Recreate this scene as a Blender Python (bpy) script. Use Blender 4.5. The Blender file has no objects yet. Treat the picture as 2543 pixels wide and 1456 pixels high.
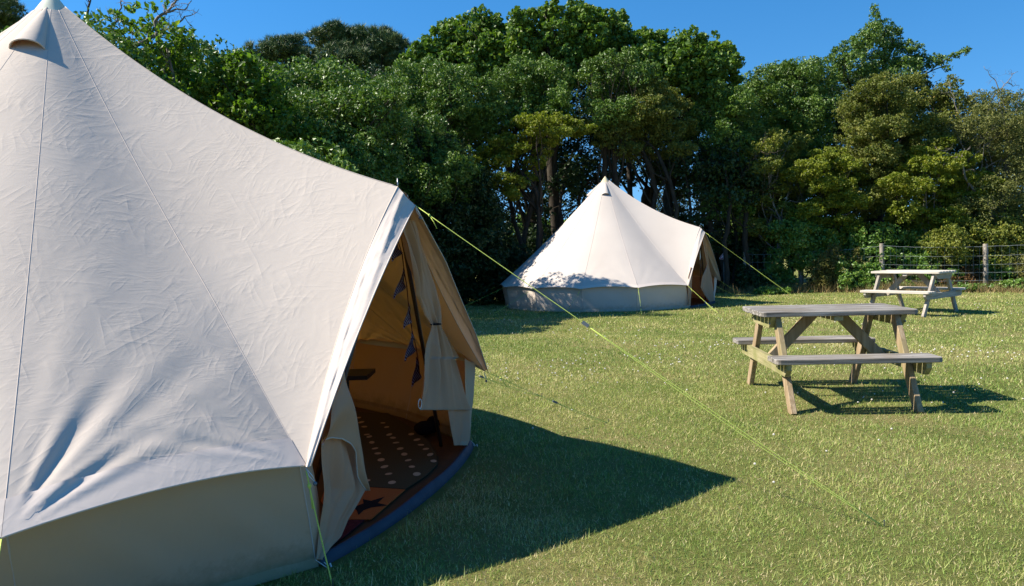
import bpy, math, random
import numpy as np
from math import sin, cos, pi, radians, sqrt, atan2
from mathutils import Vector, Matrix
random.seed(7)
RNG = np.random.default_rng(11)
scn = bpy.context.scene
COL = scn.collection

# ------------------------------------------------------------------ camera
CAM_H, PITCH, ROLL, FOC = 1.3145, 0.0556, -0.027, 1891.75   # focal in 2542-wide units
CX, CY = 1271.0, 728.0
cd = bpy.data.cameras.new('camera'); cam = bpy.data.objects.new('camera', cd); COL.objects.link(cam)
cd.sensor_width = 36.0; cd.lens = FOC / 2542 * 36.0; cd.clip_end = 3000; cd.clip_start = 0.05
Xw = Vector((1, 0, 0)); Vw = Vector((0, cos(PITCH), -sin(PITCH))); Uw = Vector((0, sin(PITCH), cos(PITCH)))
xc = Xw * cos(ROLL) + Uw * sin(ROLL); yc = -Xw * sin(ROLL) + Uw * cos(ROLL); zc = -Vw
cam.matrix_world = Matrix(((xc.x, yc.x, zc.x, 0), (xc.y, yc.y, zc.y, 0), (xc.z, yc.z, zc.z, CAM_H), (0, 0, 0, 1)))
scn.camera = cam

def ray(sx, sy):
    a = sx - CX; b = sy - CY
    u = a * cos(ROLL) + b * sin(ROLL); v = -a * sin(ROLL) + b * cos(ROLL)
    X = u / FOC; Z = -v / FOC
    return np.array([X, cos(PITCH) + Z * sin(PITCH), -sin(PITCH) + Z * cos(PITCH)])
def at(sx, sy, d):                       # the point seen at (sx, sy) that lies d metres ahead
    r = ray(sx, sy); k = d / r[1]; return np.array([r[0] * k, d, CAM_H + r[2] * k])
def onz(sx, sy, z=0.0):
    r = ray(sx, sy); k = (z - CAM_H) / r[2]; return np.array([r[0] * k, r[1] * k, z])
def onplane(sx, sy, p0, n):
    r = ray(sx, sy); o = np.array([0, 0, CAM_H]); k = np.dot(p0 - o, n) / np.dot(r, n); return o + r * k

# ------------------------------------------------------------------ object helpers
def tag(o, label=None, cat=None, group=None, kind=None):
    if label: o['label'] = label
    if cat: o['category'] = cat
    if group: o['group'] = group
    if kind: o['kind'] = kind
    return o
def empty(name, loc, label=None, cat=None, group=None):
    o = bpy.data.objects.new(name, None); COL.objects.link(o); o.location = loc; o.empty_display_size = .1
    return tag(o, label, cat, group)
def mk(name, V, F, mats, parent=None, smooth=False, mi=None, attrs=None, base=None):
    """V: Nx3 world points, F: list of faces or an (M,k) array"""
    V = np.asarray(V, dtype=np.float64).reshape(-1, 3)
    if base is None and parent is not None:
        p = parent; base = np.zeros(3)
        while p is not None: base = base + np.array(p.location); p = p.parent
    me = bpy.data.meshes.new(name)
    if base is not None: V = V - np.asarray(base)
    if isinstance(F, np.ndarray):
        k = F.shape[1]
        me.vertices.add(len(V)); me.vertices.foreach_set('co', V.astype(np.float32).ravel())
        me.loops.add(F.size); me.loops.foreach_set('vertex_index', F.astype(np.int32).ravel())
        me.polygons.add(len(F)); me.polygons.foreach_set('loop_start', np.arange(0, F.size, k, dtype=np.int32))
        me.polygons.foreach_set('loop_total', np.full(len(F), k, dtype=np.int32))
        me.update(calc_edges=True)
    else:
        me.from_pydata([tuple(v) for v in V], [], F); me.update()
    if not isinstance(mats, (list, tuple)): mats = [mats]
    for m in mats: me.materials.append(m)
    if mi is not None: me.polygons.foreach_set('material_index', np.asarray(mi, dtype=np.int32))
    me.polygons.foreach_set('use_smooth', np.full(len(me.polygons), bool(smooth)))
    if attrs:
        for n, a in attrs.items():
            at_ = me.attributes.new(n, 'FLOAT', 'POINT'); at_.data.foreach_set('value', np.asarray(a, dtype=np.float32))
    o = bpy.data.objects.new(name, me); COL.objects.link(o)
    if parent is not None: o.parent = parent
    elif base is not None: o.location = tuple(base)
    return o
class MB:
    def __init__(s): s.V = []; s.F = []; s.M = []
    def add(s, V, F, m=0):
        b = len(s.V); s.V += [tuple(map(float, v)) for v in V]; s.F += [tuple(i + b for i in f) for f in F]; s.M += [m] * len(F)
    def hexa(s, P, m=0):   # 8 corners: bottom 4 ccw, top 4
        s.add(P, [(3, 2, 1, 0), (4, 5, 6, 7), (0, 1, 5, 4), (1, 2, 6, 5), (2, 3, 7, 6), (3, 0, 4, 7)], m)
    def beam(s, a, b, wx, wy, side=None, m=0, ch=0.0):   # squared timber from a to b, wx along side, wy across
        a = Vector(a); b = Vector(b); d = (b - a).normalized()
        sd = Vector(side if side is not None else (0, 0, 1)); sd = (sd - d * sd.dot(d)).normalized(); t = d.cross(sd)
        c = ch if ch else 0
        prof = [(-wx/2 + c, -wy/2), (wx/2 - c, -wy/2), (wx/2, -wy/2 + c), (wx/2, wy/2 - c), (wx/2 - c, wy/2), (-wx/2 + c, wy/2), (-wx/2, wy/2 - c), (-wx/2, -wy/2 + c)] if c else [(-wx/2, -wy/2), (wx/2, -wy/2), (wx/2, wy/2), (-wx/2, wy/2)]
        n = len(prof); V = [a + sd * x + t * y for x, y in prof] + [b + sd * x + t * y for x, y in prof]
        s.add(V, [tuple(range(n))[::-1], tuple(range(n, 2 * n))] + [(i, (i + 1) % n, n + (i + 1) % n, n + i) for i in range(n)], m)
    def tube(s, pts, r, n=6, m=0, cap=True):
        pts = [Vector(p) for p in pts]; rs = r if isinstance(r, (list, tuple)) else [r] * len(pts)
        V = []; up = Vector((0, 0, 1)); prev = None
        for i, p in enumerate(pts):
            d = (pts[min(i + 1, len(pts) - 1)] - pts[max(i - 1, 0)])
            if d.length < 1e-9: d = Vector((0, 0, 1))
            d.normalize()
            if prev is None:
                a = d.cross(up if abs(d.z) < .95 else Vector((1, 0, 0))).normalized()
            else: a = (prev - d * prev.dot(d)).normalized()
            prev = a; b = d.cross(a)
            for j in range(n): V.append(p + (a * cos(2*pi*j/n) + b * sin(2*pi*j/n)) * rs[i])
        F = [(i*n + j, i*n + (j+1) % n, (i+1)*n + (j+1) % n, (i+1)*n + j) for i in range(len(pts)-1) for j in range(n)]
        if cap: F += [tuple(range(n))[::-1], tuple(range((len(pts)-1)*n, len(pts)*n))]
        s.add(V, F, m)
    def ball(s, c, r, n=6, m=0, sq=(1, 1, 1)):
        V = []; F = []; k = n // 2 + 1
        for i in range(k + 1):
            th = pi * i / k
            for j in range(n): V.append((c[0] + r*sq[0]*sin(th)*cos(2*pi*j/n), c[1] + r*sq[1]*sin(th)*sin(2*pi*j/n), c[2] + r*sq[2]*cos(th)))
        for i in range(k):
            for j in range(n): F.append((i*n + j, (i+1)*n + j, (i+1)*n + (j+1) % n, i*n + (j+1) % n))
        s.add(V, F, m)
    def grid(s, G, m=0, flip=False):
        h, w = len(G), len(G[0]); V = [p for row in G for p in row]
        F = [(i*w + j, i*w + j + 1, (i+1)*w + j + 1, (i+1)*w + j) for i in range(h-1) for j in range(w-1)]
        if flip: F = [f[::-1] for f in F]
        s.add(V, F, m)
    def build(s, name, mats, parent=None, smooth=False, base=None):
        return mk(name, s.V, s.F, mats, parent, smooth, s.M, base=base)

# ------------------------------------------------------------------ materials
def new_mat(name):
    m = bpy.data.materials.new(name); m.use_nodes = True; nt = m.node_tree
    for n in list(nt.nodes): nt.nodes.remove(n)
    out = nt.nodes.new('ShaderNodeOutputMaterial')
    return m, nt, out
def N(nt, t, **kw):
    n = nt.nodes.new('ShaderNode' + t)
    for k, v in kw.items():
        if k.startswith('_'): setattr(n, k[1:], v)
        else: n.inputs[k.replace('__', ' ')].default_value = v
    return n
def L(nt, a, b): nt.links.new(a, b)
def ramp(nt, stops, src=None, interp='LINEAR'):
    r = nt.nodes.new('ShaderNodeValToRGB'); r.color_ramp.interpolation = interp
    while len(r.color_ramp.elements) < len(stops): r.color_ramp.elements.new(.5)
    for e, (p, c) in zip(r.color_ramp.elements, stops): e.position = p; e.color = (*c, 1) if len(c) == 3 else c
    if src is not None: L(nt, src, r.inputs[0])
    return r
def mathn(nt, op, a, b=None, c=None):
    n = nt.nodes.new('ShaderNodeMath'); n.operation = op
    for i, v in enumerate((a, b, c)):
        if v is None: continue
        if isinstance(v, (int, float)): n.inputs[i].default_value = v
        else: L(nt, v, n.inputs[i])
    return n.outputs[0]
def coord(nt, scale=(1, 1, 1), kind='Object'):
    tc = nt.nodes.new('ShaderNodeTexCoord'); mp = nt.nodes.new('ShaderNodeMapping'); mp.inputs['Scale'].default_value = scale
    L(nt, tc.outputs[kind], mp.inputs['Vector']); return mp.outputs[0]

def canvas_mat(name, col, trans_col, trans, wr=1.0, mud=0):
    m, nt, out = new_mat(name)
    co = coord(nt)
    big = N(nt, 'TexNoise', Scale=1.1, Detail=3.0); L(nt, co, big.inputs['Vector'])
    c1 = tuple(min(1, x * 1.03) for x in col); c0 = tuple(x * .93 for x in col)
    rc = ramp(nt, [(.3, c0), (.7, c1)], big.outputs['Fac'])
    spk = N(nt, 'TexNoise', Scale=9.0, Detail=8.0, Roughness=.75); L(nt, co, spk.inputs['Vector'])
    dirt = ramp(nt, [(.66, (1, 1, 1)), (.78, (.86, .83, .78))], spk.outputs['Fac'])
    mixc = nt.nodes.new('ShaderNodeMix'); mixc.data_type = 'RGBA'; mixc.blend_type = 'MULTIPLY'; mixc.inputs['Factor'].default_value = 1
    L(nt, rc.outputs[0], mixc.inputs['A']); L(nt, dirt.outputs[0], mixc.inputs['B'])
    base = mixc.outputs['Result']
    if mud:
        sp = nt.nodes.new('ShaderNodeSeparateXYZ'); L(nt, co, sp.inputs[0]); mn = N(nt, 'TexNoise', Scale=14.0, Detail=8.0, Roughness=.75); L(nt, co, mn.inputs['Vector'])
        hgt = mathn(nt, 'SUBTRACT', mathn(nt, 'MULTIPLY', mn.outputs['Fac'], .30), sp.outputs['Z']); rm = ramp(nt, [(.0, (0, 0, 0)), (.12, (mud, mud, mud))], hgt)
        mm = nt.nodes.new('ShaderNodeMix'); mm.data_type = 'RGBA'; mm.inputs['B'].default_value = (.16, .15, .07, 1); L(nt, rm.outputs[0], mm.inputs['Factor']); L(nt, base, mm.inputs['A']); base = mm.outputs['Result']
    # crumple creases: streaky ridged noise laid in the plane of the cloth in several directions, patchy
    nrm = Vector((cos(radians(-62)) * .7, sin(radians(-62)) * .7, .71)).normalized()
    al = nrm.rotation_difference(Vector((0, 0, 1))).to_matrix()
    warp = N(nt, 'TexNoise', Scale=2.3, Detail=3.0); L(nt, co, warp.inputs['Vector'])
    vs = nt.nodes.new('ShaderNodeVectorMath'); vs.operation = 'SCALE'; vs.inputs['Scale'].default_value = .06; L(nt, warp.outputs['Color'], vs.inputs[0])
    va = nt.nodes.new('ShaderNodeVectorMath'); va.operation = 'ADD'; L(nt, co, va.inputs[0]); L(nt, vs.outputs[0], va.inputs[1])
    hs = None
    for k_, (spin, fl, fs, amp, wdt, m0) in enumerate(((20, 1.1, 6, .9, .10, .50), (75, 1.4, 8, .8, .10, .50), (130, 1.3, 7, .9, .10, .50), (50, 3.0, 13, .75, .11, .47), (105, 2.6, 15, .75, .11, .47), (160, 3.4, 14, .75, .11, .47), (0, 6, 26, .5, .14, .44), (90, 6, 30, .5, .14, .44), (140, 9, 40, .35, .16, .44))):
        e = (Matrix.Rotation(radians(spin), 3, 'Z') @ al).to_euler('XYZ')
        m1 = nt.nodes.new('ShaderNodeMapping'); m1.inputs['Rotation'].default_value = e; m1.inputs['Location'].default_value = (k_ * 3.1, k_ * 1.7, k_)
        m2 = nt.nodes.new('ShaderNodeMapping'); m2.inputs['Scale'].default_value = (fl, fs, fl)
        L(nt, va.outputs[0], m1.inputs['Vector']); L(nt, m1.outputs[0], m2.inputs['Vector'])
        n_ = N(nt, 'TexNoise', Scale=1.0, Detail=1.2, Roughness=.4); L(nt, m2.outputs[0], n_.inputs['Vector'])
        rd = mathn(nt, 'ABSOLUTE', mathn(nt, 'SUBTRACT', n_.outputs['Fac'], .5))
        rr = ramp(nt, [(0, (1, 1, 1)), (wdt * .35, (.5, .5, .5)), (wdt, (0, 0, 0))], rd)
        mk_ = N(nt, 'TexNoise', Scale=2.6 + .5 * k_, Detail=2.0); L(nt, m1.outputs[0], mk_.inputs['Vector'])
        mr = ramp(nt, [(m0 + .03, (0, 0, 0)), (m0 + .16, (1, 1, 1))], mk_.outputs['Fac'])
        h = mathn(nt, 'MULTIPLY', mathn(nt, 'MULTIPLY', rr.outputs[0], mr.outputs[0]), amp)
        hs = h if hs is None else mathn(nt, 'ADD', hs, h)
    soft = N(nt, 'TexNoise', Scale=5.0, Detail=6.0, Roughness=.6, Distortion=.4); L(nt, va.outputs[0], soft.inputs['Vector'])
    hs = mathn(nt, 'ADD', hs, mathn(nt, 'MULTIPLY', soft.outputs['Fac'], 1.1))
    bmp = N(nt, 'Bump', Strength=.21 * wr, Distance=.0045); L(nt, hs, bmp.inputs['Height'])
    wv = N(nt, 'TexNoise', Scale=420.0, Detail=2.0); L(nt, co, wv.inputs['Vector'])
    b2 = N(nt, 'Bump', Strength=.12, Distance=.001); L(nt, wv.outputs['Fac'], b2.inputs['Height']); L(nt, bmp.outputs[0], b2.inputs['Normal'])
    p = N(nt, 'BsdfPrincipled', Roughness=.85); p.inputs['Specular IOR Level'].default_value = .25
    L(nt, base, p.inputs['Base Color']); L(nt, b2.outputs[0], p.inputs['Normal'])
    t = N(nt, 'BsdfTranslucent', Color=(*trans_col, 1)); L(nt, b2.outputs[0], t.inputs['Normal'])
    mx = N(nt, 'MixShader', Fac=trans); L(nt, p.outputs[0], mx.inputs[1]); L(nt, t.outputs[0], mx.inputs[2]); L(nt, mx.outputs[0], out.inputs['Surface'])
    return m
def simple_mat(name, col, rough=.6, spec=.4, noise=0.0, nscale=20.0, bump=0.0, metal=0.0, scale=(1, 1, 1), col2=None):
    m, nt, out = new_mat(name)
    p = N(nt, 'BsdfPrincipled', Roughness=rough, Metallic=metal); p.inputs['Specular IOR Level'].default_value = spec
    p.inputs['Base Color'].default_value = (*col, 1)
    if noise or bump:
        co = coord(nt, scale); n = N(nt, 'TexNoise', Scale=nscale, Detail=5.0, Roughness=.6); L(nt, co, n.inputs['Vector'])
        a = tuple(x * (1 - noise) for x in col); b = col2 if col2 else tuple(min(1, x * (1 + noise)) for x in col)
        r = ramp(nt, [(.3, a), (.7, b)], n.outputs['Fac']); L(nt, r.outputs[0], p.inputs['Base Color'])
        if bump: bm = N(nt, 'Bump', Strength=bump, Distance=.01); L(nt, n.outputs['Fac'], bm.inputs['Height']); L(nt, bm.outputs[0], p.inputs['Normal'])
    L(nt, p.outputs[0], out.inputs['Surface']); return m
def wood_mat(name, c0, c1, stain=None, axis=0):
    m, nt, out = new_mat(name)
    sc = [26, 26, 26]; sc[axis] = 1.6
    co = coord(nt, tuple(sc)); n = N(nt, 'TexNoise', Scale=1.0, Detail=8.0, Roughness=.65, Distortion=.6); L(nt, co, n.inputs['Vector'])
    r = ramp(nt, [(.36, c0), (.5, tuple((a+b)/2 for a, b in zip(c0, c1))), (.63, c1)], n.outputs['Fac'])
    co2 = coord(nt, (3, 3, 3)); n2 = N(nt, 'TexNoise', Scale=1.3, Detail=4.0); L(nt, co2, n2.inputs['Vector'])
    mxx = nt.nodes.new('ShaderNodeMix'); mxx.data_type = 'RGBA'; mxx.inputs['B'].default_value = (*(stain or c0), 1)
    rf = ramp(nt, [(.48, (0, 0, 0)), (.68, (.7, .7, .7))], n2.outputs['Fac']); L(nt, rf.outputs[0], mxx.inputs['Factor']); L(nt, r.outputs[0], mxx.inputs['A'])
    kn = N(nt, 'TexVoronoi', Scale=5.0); L(nt, coord(nt, (1, 1, 1)), kn.inputs['Vector'])
    rk = ramp(nt, [(.02, (.35, .28, .2)), (.06, (1, 1, 1))], kn.outputs['Distance'])
    mk2 = nt.nodes.new('ShaderNodeMix'); mk2.data_type = 'RGBA'; mk2.blend_type = 'MULTIPLY'; mk2.inputs['Factor'].default_value = 1
    L(nt, mxx.outputs['Result'], mk2.inputs['A']); L(nt, rk.outputs[0], mk2.inputs['B'])
    p = N(nt, 'BsdfPrincipled', Roughness=.8); p.inputs['Specular IOR Level'].default_value = .3
    L(nt, mk2.outputs['Result'], p.inputs['Base Color'])
    b = N(nt, 'Bump', Strength=.6, Distance=.003); L(nt, n.outputs['Fac'], b.inputs['Height']); L(nt, b.outputs[0], p.inputs['Normal'])
    L(nt, p.outputs[0], out.inputs['Surface']); return m
def leaf_mat(name, stops, rough=.42, spec=.5, trans=.3, tcol=None):
    m, nt, out = new_mat(name)
    a = nt.nodes.new('ShaderNodeAttribute'); a.attribute_name = 'tint'
    r = ramp(nt, stops, a.outputs['Fac'])
    p = N(nt, 'BsdfPrincipled', Roughness=rough); p.inputs['Specular IOR Level'].default_value = spec
    L(nt, r.outputs[0], p.inputs['Base Color'])
    if trans:
        t = nt.nodes.new('ShaderNodeBsdfTranslucent')
        g = nt.nodes.new('ShaderNodeMix'); g.data_type = 'RGBA'; g.blend_type = 'MULTIPLY'; g.inputs['Factor'].default_value = 1; g.inputs['B'].default_value = (*(tcol or (1.3, 1.5, .6)), 1)
        L(nt, r.outputs[0], g.inputs['A']); L(nt, g.outputs['Result'], t.inputs['Color'])
        mx = N(nt, 'MixShader', Fac=trans); L(nt, p.outputs[0], mx.inputs[1]); L(nt, t.outputs[0], mx.inputs[2]); L(nt, mx.outputs[0], out.inputs['Surface'])
    else: L(nt, p.outputs[0], out.inputs['Surface'])
    return m
M = {}
M['roof'] = canvas_mat('canvas_roof', (.60, .515, .43), (.85, .36, .05), .10, .9)
M['roof_far'] = canvas_mat('canvas_roof_smooth', (.55, .485, .425), (.75, .30, .06), .09, .3)
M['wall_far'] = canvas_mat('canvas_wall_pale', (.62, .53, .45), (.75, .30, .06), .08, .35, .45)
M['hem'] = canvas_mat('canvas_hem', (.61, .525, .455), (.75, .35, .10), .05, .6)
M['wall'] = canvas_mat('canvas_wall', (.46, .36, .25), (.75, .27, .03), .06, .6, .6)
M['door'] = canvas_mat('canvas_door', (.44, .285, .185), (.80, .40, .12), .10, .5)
M['cap'] = simple_mat('cap_canvas', (.60, .60, .48), .8, .2, .06, 30)
M['cap_far'] = simple_mat('cap_canvas_tan', (.60, .50, .32), .8, .2, .06, 30)
M['seam'] = simple_mat('seam_thread', (.50, .43, .38), .9, .1)
M['rope'] = simple_mat('neon_rope', (.52, .62, .12), .6, .3, .25, 300, .3)
M['cord'] = simple_mat('white_cord', (.62, .62, .58), .7, .2)
M['toggle'] = simple_mat('grey_toggle', (.10, .12, .14), .35, .5)
M['metal'] = simple_mat('steel', (.35, .35, .36), .35, .5, metal=1.0)
M['pole'] = simple_mat('dark_pole', (.05, .035, .03), .5, .4)
M['pvc'] = simple_mat('blue_groundsheet', (.034, .047, .068), .6, .25, .18, 9, .3)
M['floor'] = simple_mat('brown_groundsheet', (.07, .034, .014), .6, .3, .2, 8, .3)
M['mat'] = simple_mat('olive_mat', (.085, .07, .035), .95, .1, .25, 180, .8)
M['dot'] = simple_mat('cream_dot', (.48, .36, .22), .9, .1, .1, 90)
M['orange'] = simple_mat('orange_rug', (.42, .12, .03), .95, .1, .2, 150, .8)
M['black'] = simple_mat('black_fabric', (.010, .009, .010), .9, .1)
M['maroon'] = simple_mat('maroon_fabric', (.07, .015, .02), .9, .1, .4, 60)
M['shelf'] = simple_mat('black_table', (.012, .012, .014), .5, .4)

def stripe_mat():
    m, nt, out = new_mat('striped_flag')
    w = N(nt, 'TexWave', Scale=22.0, Distortion=2.5, Detail=2.0); w.bands_direction = 'DIAGONAL'; L(nt, coord(nt), w.inputs['Vector'])
    r = ramp(nt, [(.55, (.045, .012, .02)), (.75, (.06, .03, .05)), (.93, (.30, .24, .28))], w.outputs['Fac'])
    p = N(nt, 'BsdfPrincipled', Roughness=.9); p.inputs['Specular IOR Level'].default_value = .1; L(nt, r.outputs[0], p.inputs['Base Color']); L(nt, p.outputs[0], out.inputs['Surface']); return m
M['flag'] = stripe_mat()

# ------------------------------------------------------------------ world and sun
SUN_EL, SUN_AZ = radians(42.3), radians(182.2)     # azimuth of the sun, counter-clockwise from +x
w = bpy.data.worlds.new('World'); scn.world = w; w.use_nodes = True; nt = w.node_tree
bg = nt.nodes['Background']; sky = nt.nodes.new('ShaderNodeTexSky'); sky.sky_type = 'NISHITA'; sky.sun_disc = False
sky.sun_elevation = SUN_EL; sky.sun_rotation = radians(90) - SUN_AZ; sky.altitude = 0; sky.air_density = 1.3; sky.dust_density = 0; sky.ozone_density = 5.0
hsv = nt.nodes.new('ShaderNodeHueSaturation'); hsv.inputs['Saturation'].default_value = 1.3
tcw = nt.nodes.new('ShaderNodeTexCoord'); mpw = nt.nodes.new('ShaderNodeMapping'); mpw.inputs['Location'].default_value = (0, 0, .17); nt.links.new(tcw.outputs['Generated'], mpw.inputs['Vector']); nt.links.new(mpw.outputs[0], sky.inputs['Vector'])
nt.links.new(sky.outputs[0], hsv.inputs['Color']); nt.links.new(hsv.outputs[0], bg.inputs['Color'])
bg.inputs['Strength'].default_value = .095
sd = bpy.data.lights.new('sun', 'SUN'); sd.energy = 5.0; sd.angle = radians(.53); sd.color = (1, .93, .82)
so = bpy.data.objects.new('sun', sd); COL.objects.link(so)
sdir = Vector((cos(SUN_EL) * cos(SUN_AZ), cos(SUN_EL) * sin(SUN_AZ), sin(SUN_EL)))
so.rotation_euler = sdir.to_track_quat('Z', 'Y').to_euler()
so.location = (-20, 0, 30)
vs = scn.view_settings; vs.view_transform = 'Standard'; vs.look = 'None'; vs.gamma = 1; vs.exposure = 1.05; vs.use_curve_mapping = False
scn.cycles.max_bounces = 8; scn.cycles.transparent_max_bounces = 8; scn.cycles.diffuse_bounces = 4; scn.cycles.use_denoising = True

# ------------------------------------------------------------------ bell tents
def lerp(a, b, t): return a + (b - a) * t
class Tent:
    def __init__(s, cx, cy, a, z0, Re, Rb, he, ha, Rp, hp, dw, db, De, Db, tip, tipd, N):
        s.__dict__.update(locals()); s.X = np.array([cos(a), sin(a), 0]); s.Y = np.array([sin(a), -cos(a), 0]); s.C = np.array([cx, cy, z0])
        ga = atan2(dw, De); s.ang = [ga + (2 * pi - 2 * ga) * i / N for i in range(N + 1)]
    def P(s, u, v, z): return s.C + s.X * u + s.Y * v + np.array([0, 0, z])
    def kr(s, i): return 1 if s.N == 12 else 1 - .105 * min(1, max(0, (i - 3) / 4))
    def E(s, i):
        if i == 0: return s.P(s.De, s.dw, s.he)
        if i == s.N: return s.P(s.De, -s.dw, s.he)
        k = s.kr(i); return s.P(s.Re * k * cos(s.ang[i]), s.Re * k * sin(s.ang[i]), s.he)
    def G(s, i):
        if i == 0: return s.P(s.Db, s.db, 0)
        if i == s.N: return s.P(s.Db, -s.db, 0)
        k = s.kr(i) ** .6; return s.P(s.Rb * k * cos(s.ang[i]), s.Rb * k * sin(s.ang[i]), 0)

def wavy(x, seed):
    return np.sin(x * 3.1 + seed) * .5 + np.sin(x * 7.3 + seed * 2.1) * .3 + np.sin(x * 13.7 + seed * 3.3) * .2

def build_tent(T, name, label, near, roofm, capm, labels_group=None):
    root = empty(name, tuple(T.C), label, 'tent', 'bell tents pitched on the lawn')
    A = T.P(0, 0, T.ha); Pk = T.P(T.Rp, 0, T.hp); Tip = T.P(T.Rp + T.tip, 0, T.hp - T.tipd)
    zz = np.array([0, 0, 1.0])
    def seamcurve(E, t, sag, inward):
        return A[None] + (E - A)[None] * t[:, None] - inward[None] * (sag * 4 * t * (1 - t))[:, None]
    def panel(E0, E1, s0, s1, in0, in1, bow, bowdir, ns, nt_, mid=.02, folds=(0, 0), t0=.045):
        t = np.linspace(t0, 1, nt_); s = np.linspace(0, 1, ns)
        L0 = seamcurve(E0, t, s0, in0); L1 = seamcurve(E1, t, s1, in1)
        G = L0[:, None] * (1 - s)[None, :, None] + L1[:, None] * s[None, :, None]
        inm = (in0 + in1); inm /= np.linalg.norm(inm)
        G -= inm[None, None] * (mid * 4 * s * (1 - s))[None, :, None] * (t * (1 - t * .3))[:, None, None]
        G += bowdir[None, None] * (bow * 4 * s * (1 - s))[None, :, None] * (t ** 7)[:, None, None]
        nrm = np.cross(E0 - A, E1 - A); nrm /= np.linalg.norm(nrm)
        if nrm[2] < 0: nrm = -nrm
        for corner, E, amp in ((0, E0, folds[0]), (1, E1, folds[1])):
            if amp == 0: continue
            D = G - E[None, None]; d = np.linalg.norm(D, axis=2) + 1e-6
            ax1 = (E1 - E0) * (1 if corner == 0 else -1); ax1 = ax1 / np.linalg.norm(ax1)
            ax2 = np.cross(nrm, ax1); ax2 = ax2 * (1 if np.dot(ax2, A - E) > 0 else -1)
            th = np.arctan2(D @ ax2, D @ ax1)
            f = np.sin(th * 15 + 2.2 * np.sin(d * 4 + corner) ) * .6 + np.sin(th * 31 + d * 5 + 1.3) * .28 + np.sin(th * 6.5 + 2 + d * 1.5) * .6
            env = (1 - np.exp(-d / .10)) * np.exp(-d / .42)
            edge = np.clip((s if corner == 0 else 1 - s) * 10, 0, 1)[None, :]
            G += nrm[None, None] * (amp * f * env * edge)[:, :, None]
        return G
    def inw(E):
        r = E - A; r = np.array([r[0], r[1], 0]); r /= np.linalg.norm(r); v = r * .62 + zz * .78; return v
    roof = MB(); hem = MB(); seams = MB(); wall = MB(); awn = MB()
    NT, NC = (200, 70) if near else (44, 20)
    chain = []; EL = [('d', 1, 0)] + [('p', i, 0) for i in range(T.N)] + [('d', -1, T.N)]
    for kd, i, iE in EL:
        if kd == 'p':
            E0, E1 = T.E(i), T.E(i + 1); md = A - (E0 + E1) / 2; md /= np.linalg.norm(md)
            G = panel(E0, E1, .065, .065, inw(E0), inw(E1), .032, md, NC + 1, NT, -.03)
        else:
            E = T.E(iE); bd = A - (E + Pk) / 2; bd /= np.linalg.norm(bd)
            G = panel(E, Pk, .065, .145, inw(E), zz * .95 + T.X * .2, .062, bd, NC + 1, NT, .015)
            if i == 1: G = G[:, ::-1]
        chain.append(G)
    ALL = np.concatenate([g_[:, :-1] for g_ in chain] + [chain[-1][:, -1:]], axis=1); S0 = ALL.copy()
    tt = np.linspace(.045, 1, NT); wt = np.clip((1 - tt) / .30, 0, 1)[:, None, None]; wt = wt * wt * (3 - 2 * wt)
    for _ in range(700 if near else 14):
        sm = ALL.copy(); sm[:, 1:-1] = (ALL[:, :-2] + 2 * ALL[:, 1:-1] + ALL[:, 2:]) / 4; ALL = sm
    cols = np.arange(ALL.shape[1]) / NC; wc = (1 - np.exp(-((cols - 1) / .45) ** 2)) * (1 - np.exp(-((cols - T.N - 1) / .45) ** 2)); wt = np.maximum(wt, (.12 if near else 0) * wc[None, :, None])
    ALL = S0 * (1 - wt) + ALL * wt
    for ci, (kd, i, iE) in enumerate(EL):
        G = ALL[:, ci * NC: ci * NC + NC + 1].copy()
        if kd == 'p':
            E0, E1 = T.E(i), T.E(i + 1)
            nn = np.cross(E0 - A, E1 - A); nn /= np.linalg.norm(nn); nn = nn if nn[2] > 0 else -nn
            for corner, E, amp in ((0, E0, .006 if near else .008), (1, E1, (.014 if i == 0 else .008) if near else .008)):
                D = G - E[None, None]; d = np.linalg.norm(D, axis=2) + 1e-6; sgrid = np.linspace(0, 1, NC + 1)
                ax1 = (E1 - E0) * (1 if corner == 0 else -1); ax1 = ax1 / np.linalg.norm(ax1)
                ax2 = np.cross(nn, ax1); ax2 = ax2 * (1 if np.dot(ax2, A - E) > 0 else -1)
                th = np.arctan2(D @ ax2, D @ ax1)
                f = np.sin(th * 19 + 1.0 * np.sin(d * 3.5 + corner + i)) * .55 + np.sin(th * 31 + d * 2.2 + 1.3) * .38 + np.sin(th * 9 + 2 + d * 2) * .3
                env = 1.9 * (1 - np.exp(-(d / .22) ** 1.6)) * np.exp(-d / .40) * (.55 + .45 * np.cos(np.clip(th - .5, -1.5, 1.5) * 1.6))
                edge = (lambda q: q * q * (3 - 2 * q))(np.clip((th - .16) / .45, 0, 1)) * np.clip((sgrid if corner == 0 else 1 - sgrid) * 8, 0, 1)[None, :] * np.clip((1 - sgrid if corner == 0 else sgrid) * 8, 0, 1)[None, :]
                G += nn[None, None] * (amp * f * env * edge)[:, :, None]
            roof.grid(G)
            k = int(NT * .955); hem.grid(G[k:] + nn * .0035)
            seams.tube([p + nn * (-.0004 if near else 0) for p in G[::2, 0]], .0019 if near else .004, 5)
            hem.tube([p for p in G[-1]], .004 if near else .006, 5)
        else:
            sgn = i; E = T.E(iE); bd = A - (E + Pk) / 2; bd /= np.linalg.norm(bd)
            roof.grid(G)
            inner = G[-1][::-1] if sgn == 1 else G[-1]      # from eave corner up to the pole
            nS = len(inner); s = np.linspace(0, 1, nS)
            Eo = E + T.X * .012 - T.Y * sgn * .02
            outer = Eo[None] * (1 - s)[:, None] + Tip[None] * s[:, None] + (bd * .03)[None] * (4 * s * (1 - s))[:, None] + ((T.Y * sgn * .92 + T.X * .41) * .075)[None] * (np.clip((1 - s) / .3, 0, 1) * (.35 + .65 * np.clip(s / .25, 0, 1)))[:, None]
            W = 12; rows = []
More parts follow.
